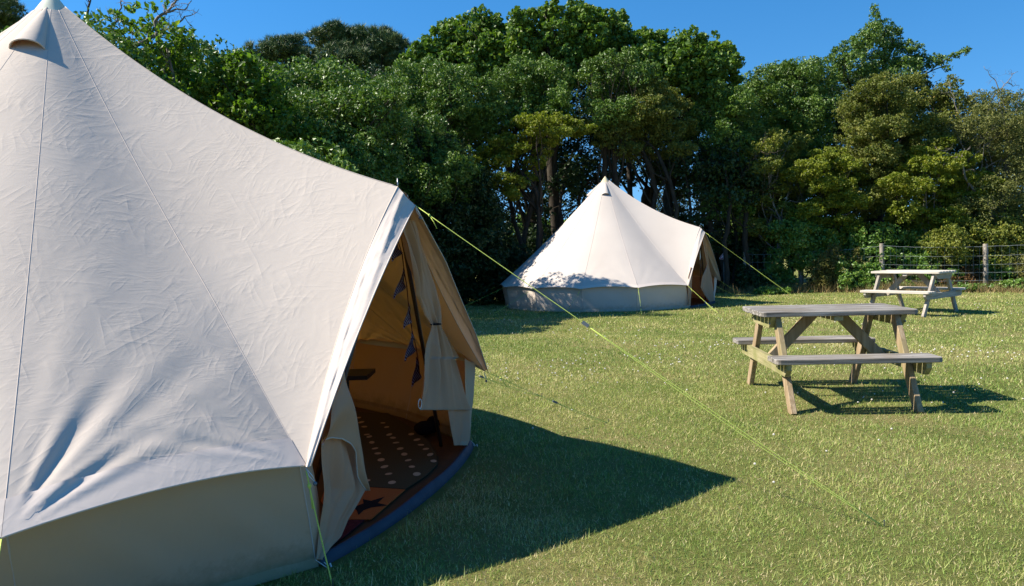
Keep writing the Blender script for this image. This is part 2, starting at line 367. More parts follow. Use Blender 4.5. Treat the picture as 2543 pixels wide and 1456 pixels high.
            for j in range(W + 1):
                q = j / W; wv = (wavy(s * 3.1 + q * 3.0, 1.3) * .009 * (.4 + s) + wavy(s * 7.7 - q * 5, 4.1) * .003) * (sin(pi * q) if j < W else 0)
                row = inner * (1 - q) + outer * q + (T.Y * sgn * .014 * sin(pi * q))[None] + (T.Y * sgn * .8 + T.X * .6)[None] * (wv)[:, None]
                if j == 0: row = inner + (T.Y * sgn * .0015)[None]
                rows.append(row)
            awn.grid(np.array(rows), flip=sgn < 0)
            awn.tube(list(rows[-1][::3]) + [rows[-1][-1]], .0035 if near else .006, 5)
            roof.tube(list(inner[::3]) + [inner[-1]], .003 if near else .006, 5)
            if sgn == 1: seams.tube([p for p in G[::2, 0]], .003, 5)
            else: seams.tube([p for p in G[::2, 0]], .0019 if near else .006, 5)
    roof.add(seams.V, seams.F, 1)
    rf = roof.build('canopy', [roofm, M['seam']], root, True)
    hem.build('hem_band', M['hem'], root, True)
    awn.build('door_awning', M['hem'] if near else roofm, root, True)
    # wall
    def wallstrip(a0, a1, b0, b1, n, seed, mb):
        rows = []
        dirr = (b0 + b1) / 2 - T.C; dirr[2] = 0; dirr /= np.linalg.norm(dirr)
        for k in range(15):
            q = k / 14; row = []
            for j in range(n + 1):
                x = j / n; p = lerp(lerp(a0, a1, x), lerp(b0, b1, x), q)
                p = p + dirr * (.012 * sin(pi * q) * (wavy(x * 2.2 + q, seed)) + .02 * sin(pi * x) * q - .03 * sin(pi * x) * (1 - q) ** 3)
                row.append(p)
            rows.append(row)
        mb.grid(rows)
        return rows
    inner_e = lambda i: T.E(i) - (lambda r: r / np.linalg.norm(r) * .062)(np.array([*(T.E(i) - T.C)[:2], 0])) + zz * (.056 if i > 2 else .044)
    flapm = MB()
    for i in range(T.N):
        rows = wallstrip(inner_e(i), inner_e(i + 1), T.G(i), T.G(i + 1), 30 if near else 14, i * 1.7, wall)
        if near or True:
            wall.tube([r[0] * 1.0 for r in rows], .0035, 4, m=1)
            fl = [[p + (lambda r: r / np.linalg.norm(r) * (.004 + .012 * q))(np.array([*(p - T.C)[:2], 0])) + zz * (.07 - .10 * q * .68) for p in rows[-1]] for q in (0, .5, 1)]
            flapm.grid(fl)
    ret = .10
    for sgn, i in ((1, 0), (-1, T.N)):
        a0 = inner_e(i); b0 = T.G(i)
        d = -T.Y * sgn * ret
        a1 = T.P(T.Db - .02, sgn * (T.dw - ret - .05), T.he + .135); b1 = b0 + d
        wallstrip(a0, a1, b0, b1, 6, .5, wall)
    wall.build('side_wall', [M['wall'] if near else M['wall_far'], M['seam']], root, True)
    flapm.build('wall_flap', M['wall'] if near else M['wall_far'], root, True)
    # cap
    cap = MB(); n = 28; hcap = .135; rc = .108
    rowsC = []
    for k in range(9):
        q = k / 8; r = .012 + (rc - .012) * (q ** .92); z = T.ha + .012 - hcap * q
        rowsC.append([T.P(r * cos(2*pi*j/n), r * sin(2*pi*j/n), z) for j in range(n + 1)])
    cap.grid(rowsC); cap.tube([p for p in rowsC[-1]], .005, 5); cap.ball(T.P(0, 0, T.ha + .01), .014)
    cap.build('peak_cap', capm, root, True)
    # vent hoods
    for va in (59, 150, -59, -150):
        va = radians(va) if va != 59 and va != -59 else radians(63 if near else 64) * (1 if va > 0 else -1)
        rr = T.X * cos(va) + T.Y * sin(va); side = -T.X * sin(va) + T.Y * cos(va)
        slope = atan2(T.ha - T.he, T.Re) + .10
        dn = rr * cos(slope) - zz * sin(slope); nr = rr * sin(slope) + zz * cos(slope)
        org = A + dn * .13 + nr * (-.012); Lh = .47; wd = .088; hh = .066
        h = MB(); rows = []; rows2 = []
        for k in range(13):
            q = k / 12; row = []; row2 = []
            for j in range(13):
                ph = pi * j / 12; a = wd * q ** .8 + .004; b = (hh + .012) * q ** .9 + .012
                row.append(org + dn * (Lh * q) + side * (a * cos(ph)) + nr * (b * sin(ph) ** .7 if sin(ph) > 1e-6 else 0))
                row2.append(org + dn * (Lh * q) + side * ((a - .004) * cos(ph)) + nr * ((b - .004) * sin(ph) ** .7 if sin(ph) > 1e-6 else 0))
            rows.append(row); rows2.append(row2)
        h.grid(rows, flip=True); h.grid(rows2); h.tube(rows[-1], .0045, 6)
        h.build('vent_hood', [roofm], root, True)
    # pin, poles
    p = MB(); p.tube([Pk - zz * .02, Pk + zz * .045], [.004, .003], 6); p.build('pole_pin', M['metal'], root, True)
    p = MB(); p.tube([T.P(0, 0, 0), T.P(0, 0, T.ha - .05)], .016, 8); p.build('centre_pole', M['pole'], root, True)
    for sgn in (1, -1):
        foot = T.P(T.Db - .16, sgn * (T.db - .12), .02); p = MB(); p.tube([foot, Pk - zz * .03 - T.X * .02], .013, 8); p.build('door_pole', M['pole'], root, True)
    # groundsheet and door lip
    gs = MB(); ring = [T.G(i) * 1.0 + zz * .012 for i in range(T.N + 1)]
    ring = [p - (lambda r: r / np.linalg.norm(r) * .02)(np.array([*(p - T.C)[:2], 0])) for p in ring]
    gs.add(ring, [tuple(range(len(ring)))]); gs.build('groundsheet', M['floor'], root)
    lip = MB(); rows = []; nl = 40; prof = [(.050, -.004), (.048, .014), (.038, .036), (.024, .052), (.014, .053), (.004, .036), (-.02, .018)]
    g0, g1 = T.G(0), T.G(T.N)
    for j in range(nl + 1):
        q = j / nl; c = lerp(g0, g1, q) + T.X * (.115 * (4 * q * (1 - q)) ** .8) - T.X * .02
        k = 1 - .25 * abs(2 * q - 1) + .05 * sin(q * 17)
        rows.append([c + T.X * (x * 1.0) + zz * (z * k) for x, z in prof])
    lip.grid(rows)
    lip.build('doorway_sill', M['pvc'], root, True)
    fil = MB(); rows = []
    for j in range(nl + 1):
        q = j / nl; c = lerp(g0, g1, q); o = c + T.X * (.115 * (4 * q * (1 - q)) ** .8 - .04)
        rows.append([c - T.X * .03 + zz * .013, o + zz * .015])
    fil.grid(rows); fil.build('doorway_floor', M['floor'], root)
    return root, dict(A=A, Pk=Pk, Tip=Tip)

def guy(root, a, b, r, split=None, toggle=None, knot=True, m='rope'):
    """rope from tent point a to ground point b; past the slider it runs double"""
    a = np.array(a, float); b = np.array(b, float); g = MB()
    def sg(q): p = lerp(a, b, q); p = p - np.array([0, 0, .012 * 4 * q * (1 - q)]); return p
    g.tube([sg(q) for q in np.linspace(0, 1, 14)], r, 6)
    side = np.cross(b - a, [0, 0, 1]); side /= np.linalg.norm(side) + 1e-9
    if split:
        g.tube([sg(q) + (side * .012 - np.array([0, 0, .012])) * sin(pi * min(1, (q - split) / (1 - split) * .9 + .02)) * 1.1 for q in np.linspace(split, 1, 12)], r, 6)
    if knot:
        k = sg(.035 if np.linalg.norm(b-a) > 2 else .12); g.ball(k, r * 3.2, 6, sq=(1, 1, 1.3)); d = (b - a) / np.linalg.norm(b - a)
        g.tube([k, k + d * .03 - np.array([0, 0, .02]), k + d * .05 - np.array([0, 0, .045])], r * 1.1, 5)
    o = g.build('guy_rope', M[m], root, True)
    if split:
        t = MB(); c = sg(split); t.beam(c - (b - a) / np.linalg.norm(b - a) * .02, c + (b - a) / np.linalg.norm(b - a) * .02, .016, .012, (0, 0, 1)); t.build('slider', M['toggle'], o)
    pg = MB(); pg.tube([b + np.array([0, 0, .03]), b + np.array([0, 0, -.1])], .004, 5)
    pg.build('peg', M['metal'], o)
    return o

T1 = Tent(-2.7585, 4.7474, -.2695, 0, 2.7538, 2.42, .4834, 2.9464, 2.2369, 1.6775, 1.185, 1.0182, 2.3205, 2.2497, .0974, .1053, 14)
T2 = Tent(2.2691, 18.0779, -.5704, 0.0, 2.5883, 2.443, .488, 2.983, 2.2747, 1.717, 1.0849, .8409, 2.3592, 2.303, .1111, .1155, 12)
t1, k1 = build_tent(T1, 'bell_tent', 'large cream canvas bell tent in the foreground with its doorway tied open on rugs', True, M['roof'], M['cap'])
t2, k2 = build_tent(T2, 'bell_tent', 'smaller-looking white canvas bell tent pitched by the trees, dappled by leaf shadow', False, M['roof_far'], M['cap_far'])

def away(T, i, dist):
    E = T.E(i); r = np.array([*(E - T.C)[:2], 0]); r /= np.linalg.norm(r); b = E + r * dist; b[2] = .0; return b
# ropes of the near tent
guy(t1, k1['Tip'], onz(2195, 1308), .0020, split=.40)
e0 = T1.E(0); d_ = onplane(826, 1456, e0, np.array([0.25, 1., 0])); d0 = (np.array(d_) - e0); bb = e0 + d0 * (e0[2] / max(.05, e0[2] - d_[2])); bb[2] = 0
guy(t1, e0 - np.array([0, 0, .02]), bb, .0029)
guy(t1, T1.E(14), onz(1510, 1050), .0022, split=.55)
guy(t1, T1.E(13), onz(1345, 985), .0022, split=.45)
for i in range(1, 13):
    guy(t1, T1.E(i), away(T1, i, .9), .0025, split=.5)
for (T, root, r) in ((T2, t2, .0027),):
    guy(root, k2['Tip'], onz(1998, 756), r, split=.45)
    guy(root, T.E(0), onz(1783, 777), r * .9, split=.6)
    guy(root, T.E(1), onz(1594, 783), r * .9, split=.7)
    guy(root, T.E(2), onz(1403, 776), r * .8, split=.7)
    guy(root, T.E(3), onz(1226, 779), r * .8, split=.6)
    guy(root, T.E(4), onz(1131, 769), r * .8, split=.5)
    guy(root, T.E(5), onz(1120, 757), r * .7)
    guy(root, T.E(12), at(1859, 731, 18.6) * [1, 1, 0], r * .8)
    for i in range(6, 12): guy(root, T.E(i), away(T, i, 1.0), r * .8)
# toggles and loops on the near tent
def loop(root, p, r, dx):
    g = MB(); p = np.array(p); g.tube([p + np.array([0, 0, .0]), p + np.array([dx, -.01, -.03]), p + np.array([dx * 1.3, -.01, -.055]), p + np.array([dx * .5, -.01, -.03]), p], r, 5)
    g.build('bungee_loop', M['cord'], root, True)
    b = MB(); b.ball(p + np.array([dx * 1.3, -.012, -.06]), .009, 8); b.build('toggle_ball', M['toggle'], root, True)
loop(t1, e0 - np.array([0, 0, .01]), .0018, .028)
loop(t1, k1['Tip'] - np.array([0, 0, .01]), .0018, .02)
loop(t1, T1.E(14) - np.array([0, 0, .01]), .0018, .008)
for i in (0, 14):
    g = MB(); p = T1.G(i) + np.array([0, 0, .035]); o = (T1.X * .9 - T1.Y * (0.1 if i == 0 else -.35)) * .085
    for s_ in (-1, 1): g.tube([p + T1.Y * .012 * s_, p + o * .9 + T1.Y * .006 * s_ - np.array([0, 0, .05])], .0022, 5)
    g.tube([p + o * .8 - np.array([0, 0, .02]), p + o * 1.05 - np.array([0, 0, .08])], .004, 5)
    g.build('peg_loop', M['cord'], t1, True)

# door curtains: rows of (y, x_left, x_right) seen on a plane just inside the doorway
def curtain(T, rows, off, name, mat, root, folds, amp, ph=0, nr=70, nc=44, stop=None, tuck=None):
    rows = sorted(rows); ys = np.array([r[0] for r in rows], float); xl = np.array([r[1] for r in rows], float); xr = np.array([r[2] for r in rows], float)
    p0 = T.P(T.Db + off, 0, 0); G = []
    for y in np.linspace(ys[0], ys[-1], nr):
        a, b = np.interp(y, ys, xl), np.interp(y, ys, xr); row = []
        wdt = max(b - a, 1)
        for j in range(nc):
            q = j / (nc - 1); p = onplane(a + (b - a) * q, y, p0, T.X)
            am = amp * (0.6 + .4 * sin(y * .021 + q * 3))
            dd = sin(q * folds * 2 * pi + ph + .9 * sin(y * .013)) * am + .35 * am * sin(q * folds * 5.1 * pi + y * .017)
            row.append(p + T.X * dd)
        G.append(row)
    mb = MB(); mb.grid(G); mb.tube(G[-1], .003, 5)
    return mb.build(name, mat, root, True)
c2 = lambda x, y: ((1000 + x / 1.82) * .63048, (650 + y / 1.82) * .63048)
c3 = lambda x, y: ((1000 + x / 1.518) * .63048, (1350 + y / 1.518) * .63048)
c3b = lambda x, y: ((1250 + x / 2.911) * .63048, (1350 + y / 2.911) * .63048)
R = []
for y, a, b in ((400, 1045, 1120), (480, 1058, 1150), (560, 1085, 1172), (640, 1100, 1205), (700, 1110, 1230), (780, 1125, 1262), (860, 1142, 1288), (940, 1158, 1306), (1010, 1195, 1322), (1080, 1225, 1330), (1145, 1270, 1330)):
    R.append((c2(0, y)[1], c2(a, 0)[0], c2(b, 0)[0]))
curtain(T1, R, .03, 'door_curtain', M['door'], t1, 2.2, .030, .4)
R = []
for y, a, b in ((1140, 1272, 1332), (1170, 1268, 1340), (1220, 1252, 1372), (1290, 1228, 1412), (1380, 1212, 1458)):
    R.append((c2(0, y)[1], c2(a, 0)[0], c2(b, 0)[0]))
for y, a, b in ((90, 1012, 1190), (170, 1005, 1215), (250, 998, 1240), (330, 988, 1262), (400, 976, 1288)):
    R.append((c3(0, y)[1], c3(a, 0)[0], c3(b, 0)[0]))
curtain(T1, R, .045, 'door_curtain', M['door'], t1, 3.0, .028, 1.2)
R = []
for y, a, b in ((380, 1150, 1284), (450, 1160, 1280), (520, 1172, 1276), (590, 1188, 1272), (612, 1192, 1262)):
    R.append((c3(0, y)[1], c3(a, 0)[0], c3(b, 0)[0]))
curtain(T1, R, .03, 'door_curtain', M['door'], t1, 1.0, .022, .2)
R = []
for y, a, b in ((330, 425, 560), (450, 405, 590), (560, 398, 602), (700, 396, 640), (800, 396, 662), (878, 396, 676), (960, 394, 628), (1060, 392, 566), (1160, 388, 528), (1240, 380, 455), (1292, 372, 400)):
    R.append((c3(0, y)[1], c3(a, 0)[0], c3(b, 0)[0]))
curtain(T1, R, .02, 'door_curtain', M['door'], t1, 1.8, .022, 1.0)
# upper fold of the same door turned outwards, with the zip along its lower edge
GL = []; topL = [c3(528, 120), c3(470, 268), c3(440, 400), c3(418, 510), c3(402, 612)]
botR = [c3(534, 118), c3(572, 300), c3(600, 460), c3(640, 660), c3(672, 880)]
mid = []
p0 = T1.P(T1.Db + .05, 0, 0); n_ = 40
hemline = [c3(402, 612), c3(430, 582), c3(475, 568), c3(530, 575), c3(575, 605), c3(603, 650), c3(612, 720), c3(622, 800), c3(645, 845), c3(672, 884)]
hx = np.interp(np.linspace(0, 1, n_), np.linspace(0, 1, len(hemline)), [h[0] for h in hemline]); hy = np.interp(np.linspace(0, 1, n_), np.linspace(0, 1, len(hemline)), [h[1] for h in hemline])
rt = [c3(524, 110), c3(545, 180), c3(575, 300), c3(592, 400), c3(610, 500), c3(632, 610), c3(650, 700), c3(660, 800), c3(674, 880)]
tp = [c3(524, 108), c3(526, 112), c3(532, 122), c3(540, 150), c3(556, 220), c3(580, 330), c3(612, 500), c3(645, 660), c3(662, 790), c3(674, 882)]
tx = np.interp(np.linspace(0, 1, n_), np.linspace(0, 1, len(tp)), [h[0] for h in tp]); ty = np.interp(np.linspace(0, 1, n_), np.linspace(0, 1, len(tp)), [h[1] for h in tp])
rows = []
for k in range(30):
    q = k / 29; row = []
    for j in range(n_):
        x, y = lerp(tx[j], hx[j], q), lerp(ty[j], hy[j], q)
        dd = .02 * sin(pi * q) + .012 * sin(q * 9 + j * .25) * (1 - j / n_)
        row.append(onplane(x, y, p0, T1.X) + T1.X * dd)
    rows.append(row)
mb = MB(); mb.grid(rows); mb.tube(rows[-1], .0035, 5, m=1); mb.build('door_flap', [M['door'], M['seam']], t1, True)
# tie ring at the curtain hem, tie band
g = MB(); c = onplane(*c3(992, 366), T1.P(T1.Db + .07, 0, 0), T1.X); g.tube([c + T1.Y * .023 * cos(a) + np.array([0, 0, .026 * sin(a)]) for a in np.linspace(0, 2*pi, 18)], .0028, 5); g.build('tie_ring', M['cord'], t1, True)
g = MB(); c = onplane(*c2(1302, 1142), T1.P(T1.Db + .05, 0, 0), T1.X); g.tube([c + T1.Y * .026 * cos(a) + T1.X * .03 * sin(a) for a in np.linspace(0, 2*pi, 14)], .004, 5); g.build('tie_band', M['black'], t1, True)

# far tent: simple curtain pair
c5 = lambda x, y: ((1700 + x / 2.0344) * .63048, (650 + y / 2.0344) * .63048)
R = [(c5(0, y)[1], c5(a, 0)[0], c5(b, 0)[0]) for y, a, b in ((570, 2162, 2176), (680, 2176, 2205), (800, 2198, 2222), (830, 2190, 2226), (900, 2160, 2245), (980, 2150, 2256), (1040, 2180, 2262), (1100, 2225, 2264))]
curtain(T2, R, .03, 'door_curtain', M['door'], t2, 1.5, .03, .4, 40, 20)
R = [(c5(0, y)[1], c5(a, 0)[0], c5(b, 0)[0]) for y, a, b in ((820, 2070, 2082), (900, 2050, 2084), (1000, 2050, 2080), (1120, 2058, 2074))]
curtain(T2, R, .03, 'door_curtain', M['door'], t2, 1.0, .02, .4, 30, 14)
g = MB(); q0 = T2.P(T2.Db - .05, 0, 1.52); g.tube([q0, T2.P(T2.Db - .05, -.06, 1.0), T2.P(T2.Db - .06, -.10, .35)], .009, 5); g.build('door_zip', M['pole'], t2)
c = onplane(*c5(2149, 728), T2.P(T2.Db - .02, 0, 0), T2.X)
g = MB(); g.add([c + [0, 0, .14], c + T2.Y * .03 + [0, 0, -.10], c - T2.Y * .03 + [0, 0, -.06], c + T2.X * .015], [(0, 1, 3), (0, 3, 2), (1, 2, 3)]); tag(g.build('towel', M['cord'], base=c), 'small pale cloth hanging in the open doorway of the far tent', 'cloth')

# things inside the near tent
U0 = T1.C
def floor_poly(name, pts, mat, z, label, cat, th=.006, sub=None):
    P = [onz(*p, z) for p in pts]; c = np.mean(P, axis=0); n = len(P)
    V = [p + [0, 0, th] for p in P] + list(P)
    return tag(mk(name, V, [tuple(range(n))] + [(i, n + i, n + (i+1) % n, (i+1) % n) for i in range(n)], mat, base=c), label, cat)
mat_o = floor_poly('dotted_rug', [c3(430, 800), c3(520, 560), c3(560, 418), c3(800, 425), c3(930, 505), c3(1045, 590), c3(1092, 680), c3(1098, 730), c3(1030, 800), c3(905, 880), c3(560, 858)], M['mat'], .020, 'olive brown rug with cream dots on the floor of the open tent', 'rug')
dd = [c3b(*p) for p in ((470,860),(500,912),(537,963),(565,1053),(595,1077),(623,1143),(660,1212),(692,1269),(730,1342),(768,1421),(750,920),(793,968),(823,1053),(865,1090),(900,1146),(948,1214),(995,1278),(1040,1347),(1082,1421),(1075,1048),(1140,1112),(1185,1171),(1242,1218),(1292,1282),(1330,1356))] + [c3(805, 784), c3(825, 835), c3(973, 785), c3(672, 825)]
for i, p in enumerate(dd):
    c = onz(*p, .0275); n = 12; a0 = .3 * sin(i * 2.3); rx, ry = .021 + .002 * sin(i), .030 + .008 * sin(i * 1.7)
    dots = MB(); dots.add([c] + [c + np.array([rx * cos(t) + a0 * .02 * sin(t), ry * sin(t), 0]) for t in np.linspace(0, 2*pi, n, endpoint=False)], [(0, 1 + j, 1 + (j+1) % n) for j in range(n)]); dots.build('dot', M['dot'], mat_o)
rug = floor_poly('orange_rug', [c3(400, 950), c3(430, 862), c3(560, 862), c3(905, 884), c3(700, 1062), c3(480, 1062)], M['orange'], .0195, 'orange rug with a dark star just inside the tent doorway', 'rug')
st = MB(); sp = [c3(590, 985), c3(655, 960), c3(650, 935), c3(700, 945), c3(782, 920), c3(740, 958), c3(800, 972), c3(700, 985), c3(655, 1002), c3(625, 1030), c3(612, 1000)]
P = [onz(*p, .0270) for p in sp]; cc = np.mean(P, axis=0); st.add([cc] + P, [(0, 1 + j, 1 + (j + 1) % len(P)) for j in range(len(P))]); st.build('star', M['black'], rug)
floor_poly('maroon_rug', [c3(395, 1200), c3(420, 1066), c3(660, 1066), c3(560, 1150), c3(470, 1215), c3(400, 1250)], M['maroon'], .0195, 'dark maroon rug at the near corner of the tent doorway', 'rug')
# low table
tb = at(862, 925, 5.35); tb[2] = 0
tr = empty('low_table', tuple(tb), 'low black side table inside the open tent', 'table')
g = MB(); g.hexa([tb + [x, y, z] for z in (.455, .485) for x, y in ((-.25, -.16), (.17, -.16), (.17, .16), (-.25, .16))]); g.build('table_top', M['shelf'], tr)
for x, y in ((-.22, -.13), (-.03, -.13), (-.03, .13), (-.22, .13)):
    g = MB(); g.beam(tb + [x, y, .02], tb + [x * .8, y * .9, .455], .014, .014); g.build('leg', M['shelf'], tr)
# camping bag beside the door pole
bp = onz(*c3(1020, 560), .02); g = MB(); g.ball(bp + [0, .04, .05], .065, 12, sq=(1.25, 1, .8)); g.ball(bp + [.05, .10, .06], .05, 10, sq=(1, 1, 1.3)); tag(g.build('bag', M['black'], base=bp, smooth=True), 'dark bag slumped beside the right door pole inside the tent', 'bag')
# bunting
pk = k1['Pk']; cordp = [c2(1030, 540), c2(1062, 640), c2(1075, 745), c2(1095, 870), c2(1105, 985), c2(1122, 1090), c2(1132, 1185), c2(1160, 1300), c2(1180, 1420), c3(990, 200)]
pl = T1.P(T1.Db - .05, 0, 0)
CP = [onplane(*p, pl, T1.X) for p in cordp]
br = empty('bunting', tuple(CP[0]), 'string of dark patterned triangular flags hanging beside the door pole', 'bunting')
g = MB(); g.tube(CP, .003, 5); g.build('cord', M['maroon'], br, True)
for i, tri in enumerate(((c2(1005, 545), c2(1065, 630), c2(990, 692)), (c2(1070, 735), c2(1088, 878), c2(1000, 958)), (c2(1108, 985), c2(1132, 1125), c2(1072, 1172)), (c2(1130, 1188), c2(1158, 1330), c2(1080, 1408)), (c3(925, -20), c3(972, 60), c3(900, 118)), (c3(968, 80), c3(1002, 205), c3(945, 262)))):
    if i == 4: continue
    P = [onplane(*p, pl, T1.X) for p in tri]; a, b, c = P; rows = []
    for k in range(7):
        q = k / 6; l = lerp(a, c, q); r = lerp(b, c, q); rows.append([lerp(l, r, j / 6) + T1.X * (.006 * sin(j * 1.1 + k)) for j in range(7)])
    g = MB(); g.grid(rows); g.build('flag', M['flag'], br, True)
# ------------------------------------------------------------------ foliage
def unit(v): return v / (np.linalg.norm(v, axis=-1, keepdims=True) + 1e-9)
def leaf_mesh(P, Nn, size, asp, tint, rng, droop=.25):
    """rhombic folded leaves at P with normals Nn; size per leaf"""
    n = len(P); r = unit(rng.normal(size=(n, 3))); ax = unit(np.cross(Nn, r)); ax[:, 2] -= droop; ax = unit(ax)
    sd = unit(np.cross(Nn, ax)); nn = np.cross(ax, sd)
    l = size[:, None]; w = l * asp
    V = np.stack([P - ax * l * .5, P - ax * l * .05 + sd * w * .5 + nn * w * .14, P + ax * l * .5 - nn * l * .08, P - ax * l * .05 - sd * w * .5 + nn * w * .14], 1).reshape(-1, 3)
    F = np.arange(4 * n, dtype=np.int32).reshape(-1, 4)
    return V, F, np.repeat(tint, 4)
def needle_mesh(P, D, size, rng, tint, per=9):
    """tufts of needles pointing around D"""
    n = len(P); P = np.repeat(P, per, 0); D = np.repeat(D, per, 0); size = np.repeat(size, per) * rng.uniform(.7, 1.1, n * per); tint = np.repeat(tint, per)
    d = unit(D + rng.normal(size=D.shape) * .55); s = unit(np.cross(d, rng.normal(size=d.shape)))
    l = size[:, None]; w = .011 + .0 * l
    V = np.stack([P - s * w, P + s * w, P + d * l], 1).reshape(-1, 3)
    return V, np.arange(3 * len(P), dtype=np.int32).reshape(-1, 3), np.repeat(tint, 3)
KINDS = {  # leaf length, aspect, leaves per m2 of lobe surface, tint centre and spread, sub-clump relative size, flatness
    'broad': dict(l=.125, a=.85, dens=230, sub=.42, mat='leaf_broad', up=.5),
    'gloss': dict(l=.085, a=.5, dens=420, sub=.38, mat='leaf_gloss', up=.2),
    'big':   dict(l=.115, a=.62, dens=200, sub=.42, mat='leaf_big', up=.3),
    'haw':   dict(l=.060, a=.75, dens=620, sub=.34, mat='leaf_yellow', up=.6),
    'brown': dict(l=.060, a=.75, dens=560, sub=.34, mat='leaf_brown', up=.5),
    'olive': dict(l=.065, a=.7, dens=520, sub=.34, mat='leaf_olive', up=.5),
    'pine':  dict(l=.19, a=.1, dens=62, sub=.30, mat='leaf_pine', up=.5),
    'dark':  dict(l=.11, a=.6, dens=210, sub=.4, mat='leaf_shade', up=.4),
    'twig':  dict(l=.055, a=.6, dens=200, sub=.4, mat='leaf_grey', up=.4),
    'low':   dict(l=.075, a=.7, dens=420, sub=.4, mat='leaf_low', up=.5),
}
G3 = lambda g0, g1, g2, hi: [(0, g0), (.4, g1), (.8, g2), (1, hi)]
M['leaf_broad'] = leaf_mat('leaf_broad', G3((.057, .109, .017), (.103, .178, .025), (.173, .247, .034), (.242, .287, .052)), .5, .35, .25)
M['leaf_gloss'] = leaf_mat('leaf_gloss', G3((.051, .098, .013), (.098, .172, .023), (.153, .232, .032), (.232, .297, .074)), .46, .40, .16)
M['leaf_big'] = leaf_mat('leaf_big', G3((.052, .104, .012), (.095, .166, .017), (.142, .208, .023), (.199, .256, .038)), .48, .35, .40)
M['leaf_yellow'] = leaf_mat('leaf_yellow', G3((.096, .130, .011), (.174, .207, .017), (.250, .265, .023), (.328, .289, .039)), .5, .35, .3)
M['leaf_brown'] = leaf_mat('leaf_brown', G3((.083, .110, .020), (.138, .160, .029), (.199, .199, .038), (.287, .210, .055)), .55, .3, .25)
M['leaf_olive'] = leaf_mat('leaf_olive', G3((.096, .120, .019), (.162, .186, .029), (.240, .240, .036), (.324, .276, .054)), .55, .3, .25)
M['leaf_pine'] = leaf_mat('leaf_pine', G3((.045, .08, .026), (.085, .135, .042), (.13, .18, .055), (.19, .20, .08)), .5, .3, .0)
M['leaf_shade'] = leaf_mat('leaf_shade', G3((.014, .032, .009), (.026, .052, .013), (.042, .072, .018), (.06, .09, .03)), .5, .3, .12)  # leaf colour darkened to stand for the deep shade inside the hedge
M['leaf_grey'] = leaf_mat('leaf_grey', G3((.086, .103, .025), (.138, .149, .040), (.196, .196, .057), (.253, .230, .092)), .6, .2, .2)
M['leaf_low'] = leaf_mat('leaf_low', G3((.065, .130, .021), (.117, .215, .034), (.195, .286, .052), (.338, .286, .104)), .42, .45, .25)
M['bark'] = simple_mat('bark', (.045, .036, .026), .9, .2, .45, 14, .9, scale=(1, 1, .35))
M['bark_grey'] = simple_mat('bark_grey', (.19, .17, .145), .9, .2, .4, 18, .8, scale=(1, 1, .5))
M['bark_pine'] = simple_mat('bark_pine', (.06, .035, .022), .9, .2, .4, 10, .9)

def foliage(lobes, kind, rng, dens=1.0, hole=.0):
    k = KINDS[kind]; Ps = []; Ns = []; Ts = []; Ss = []
    for (c, r) in lobes:
        c = np.array(c); r = np.array(r, float); rm = float(np.mean(r)); area = 4 * pi * ((r[0]*r[1])**1.6/3 + (r[0]*r[2])**1.6/3 + (r[1]*r[2])**1.6/3) ** (1/1.6)
        nsub = max(5, int(area / (rm * k['sub'] * .78) ** 2 / 3.2)); nl = int(area * k['dens'] * dens * 1.15)
        sdir = unit(rng.normal(size=(nsub, 3))); sc = c + sdir * r * rng.uniform(.6, 1.1, (nsub, 1)); sr = (rm * k['sub'] * .78) * rng.uniform(.55, 1.3, nsub)
        stint = rng.normal(0, .13, nsub)
        wgt = sr ** 2; wgt /= wgt.sum(); idx = rng.choice(nsub, nl, p=wgt)
        d = unit(rng.normal(size=(nl, 3)) + sdir[idx] * .45 + np.array([0, 0, .2])); rad = rng.uniform(.35, 1.0, nl) ** .45
        # sprays: part of the leaves stick out in short shoots
        sh = rng.random(nl) < .2; rad = np.where(sh, rad + rng.uniform(0, .6, nl) ** 1.5, rad)
        sc3 = np.stack([sr[idx]] * 3, 1); fl = np.array([1.05, 1.05, .72 if kind in ('haw', 'brown', 'olive', 'pine') else .9])
        P = sc[idx] + d * rad[:, None] * sc3 * fl
        # inner fill so that the crown is not hollow
        nf = int(nl * .07); fd = unit(rng.normal(size=(nf, 3))); P2 = c + fd * r * rng.uniform(.2, .8, (nf, 1))
        P = np.concatenate([P, P2]); Nn = np.concatenate([d, fd])
        Nn = unit(Nn * .5 + np.array([0, 0, k['up']]) + rng.normal(size=P.shape) * .8)
        T = np.clip(.42 + np.concatenate([stint[idx], np.zeros(nf)]) + rng.normal(0, .17, len(P)) + .05 * np.sin(P[:, 0] * 2.1 + P[:, 2] * 3), 0, 1)
        Ps.append(P); Ns.append(Nn); Ts.append(T); Ss.append(k['l'] * rng.uniform(.6, 1.2, len(P)))
    return np.concatenate(Ps), np.concatenate(Ns), np.concatenate(Ts), np.concatenate(Ss)

def branch_path(a, b, rng, n=6, bend=.12):
    a = np.array(a, float); b = np.array(b, float); Ld = np.linalg.norm(b - a); off = rng.normal(size=3) * Ld * bend; off2 = rng.normal(size=3) * Ld * bend * .5
    return [lerp(a, b, q) + off * sin(pi * q) + off2 * sin(2 * pi * q) for q in np.linspace(0, 1, n)]
def twigs(mb, p, d, ln, r, depth, rng, m=0, spread=.7):
    d = unit(d); pts = [p]; q = p; dd = d
    for i in range(4):
        dd = unit(dd + rng.normal(size=3) * .25); q = q + dd * ln / 4; pts.append(q)
    mb.tube(pts, [r, r * .85, r * .7, r * .55, r * .4], 4, m, cap=False)
    if depth > 0:
        for j in range(3):
            k = 1 + int(rng.integers(0, 4)); twigs(mb, pts[k], unit(dd + rng.normal(size=3) * spread), ln * .62, r * .5, depth - 1, rng, m, spread)

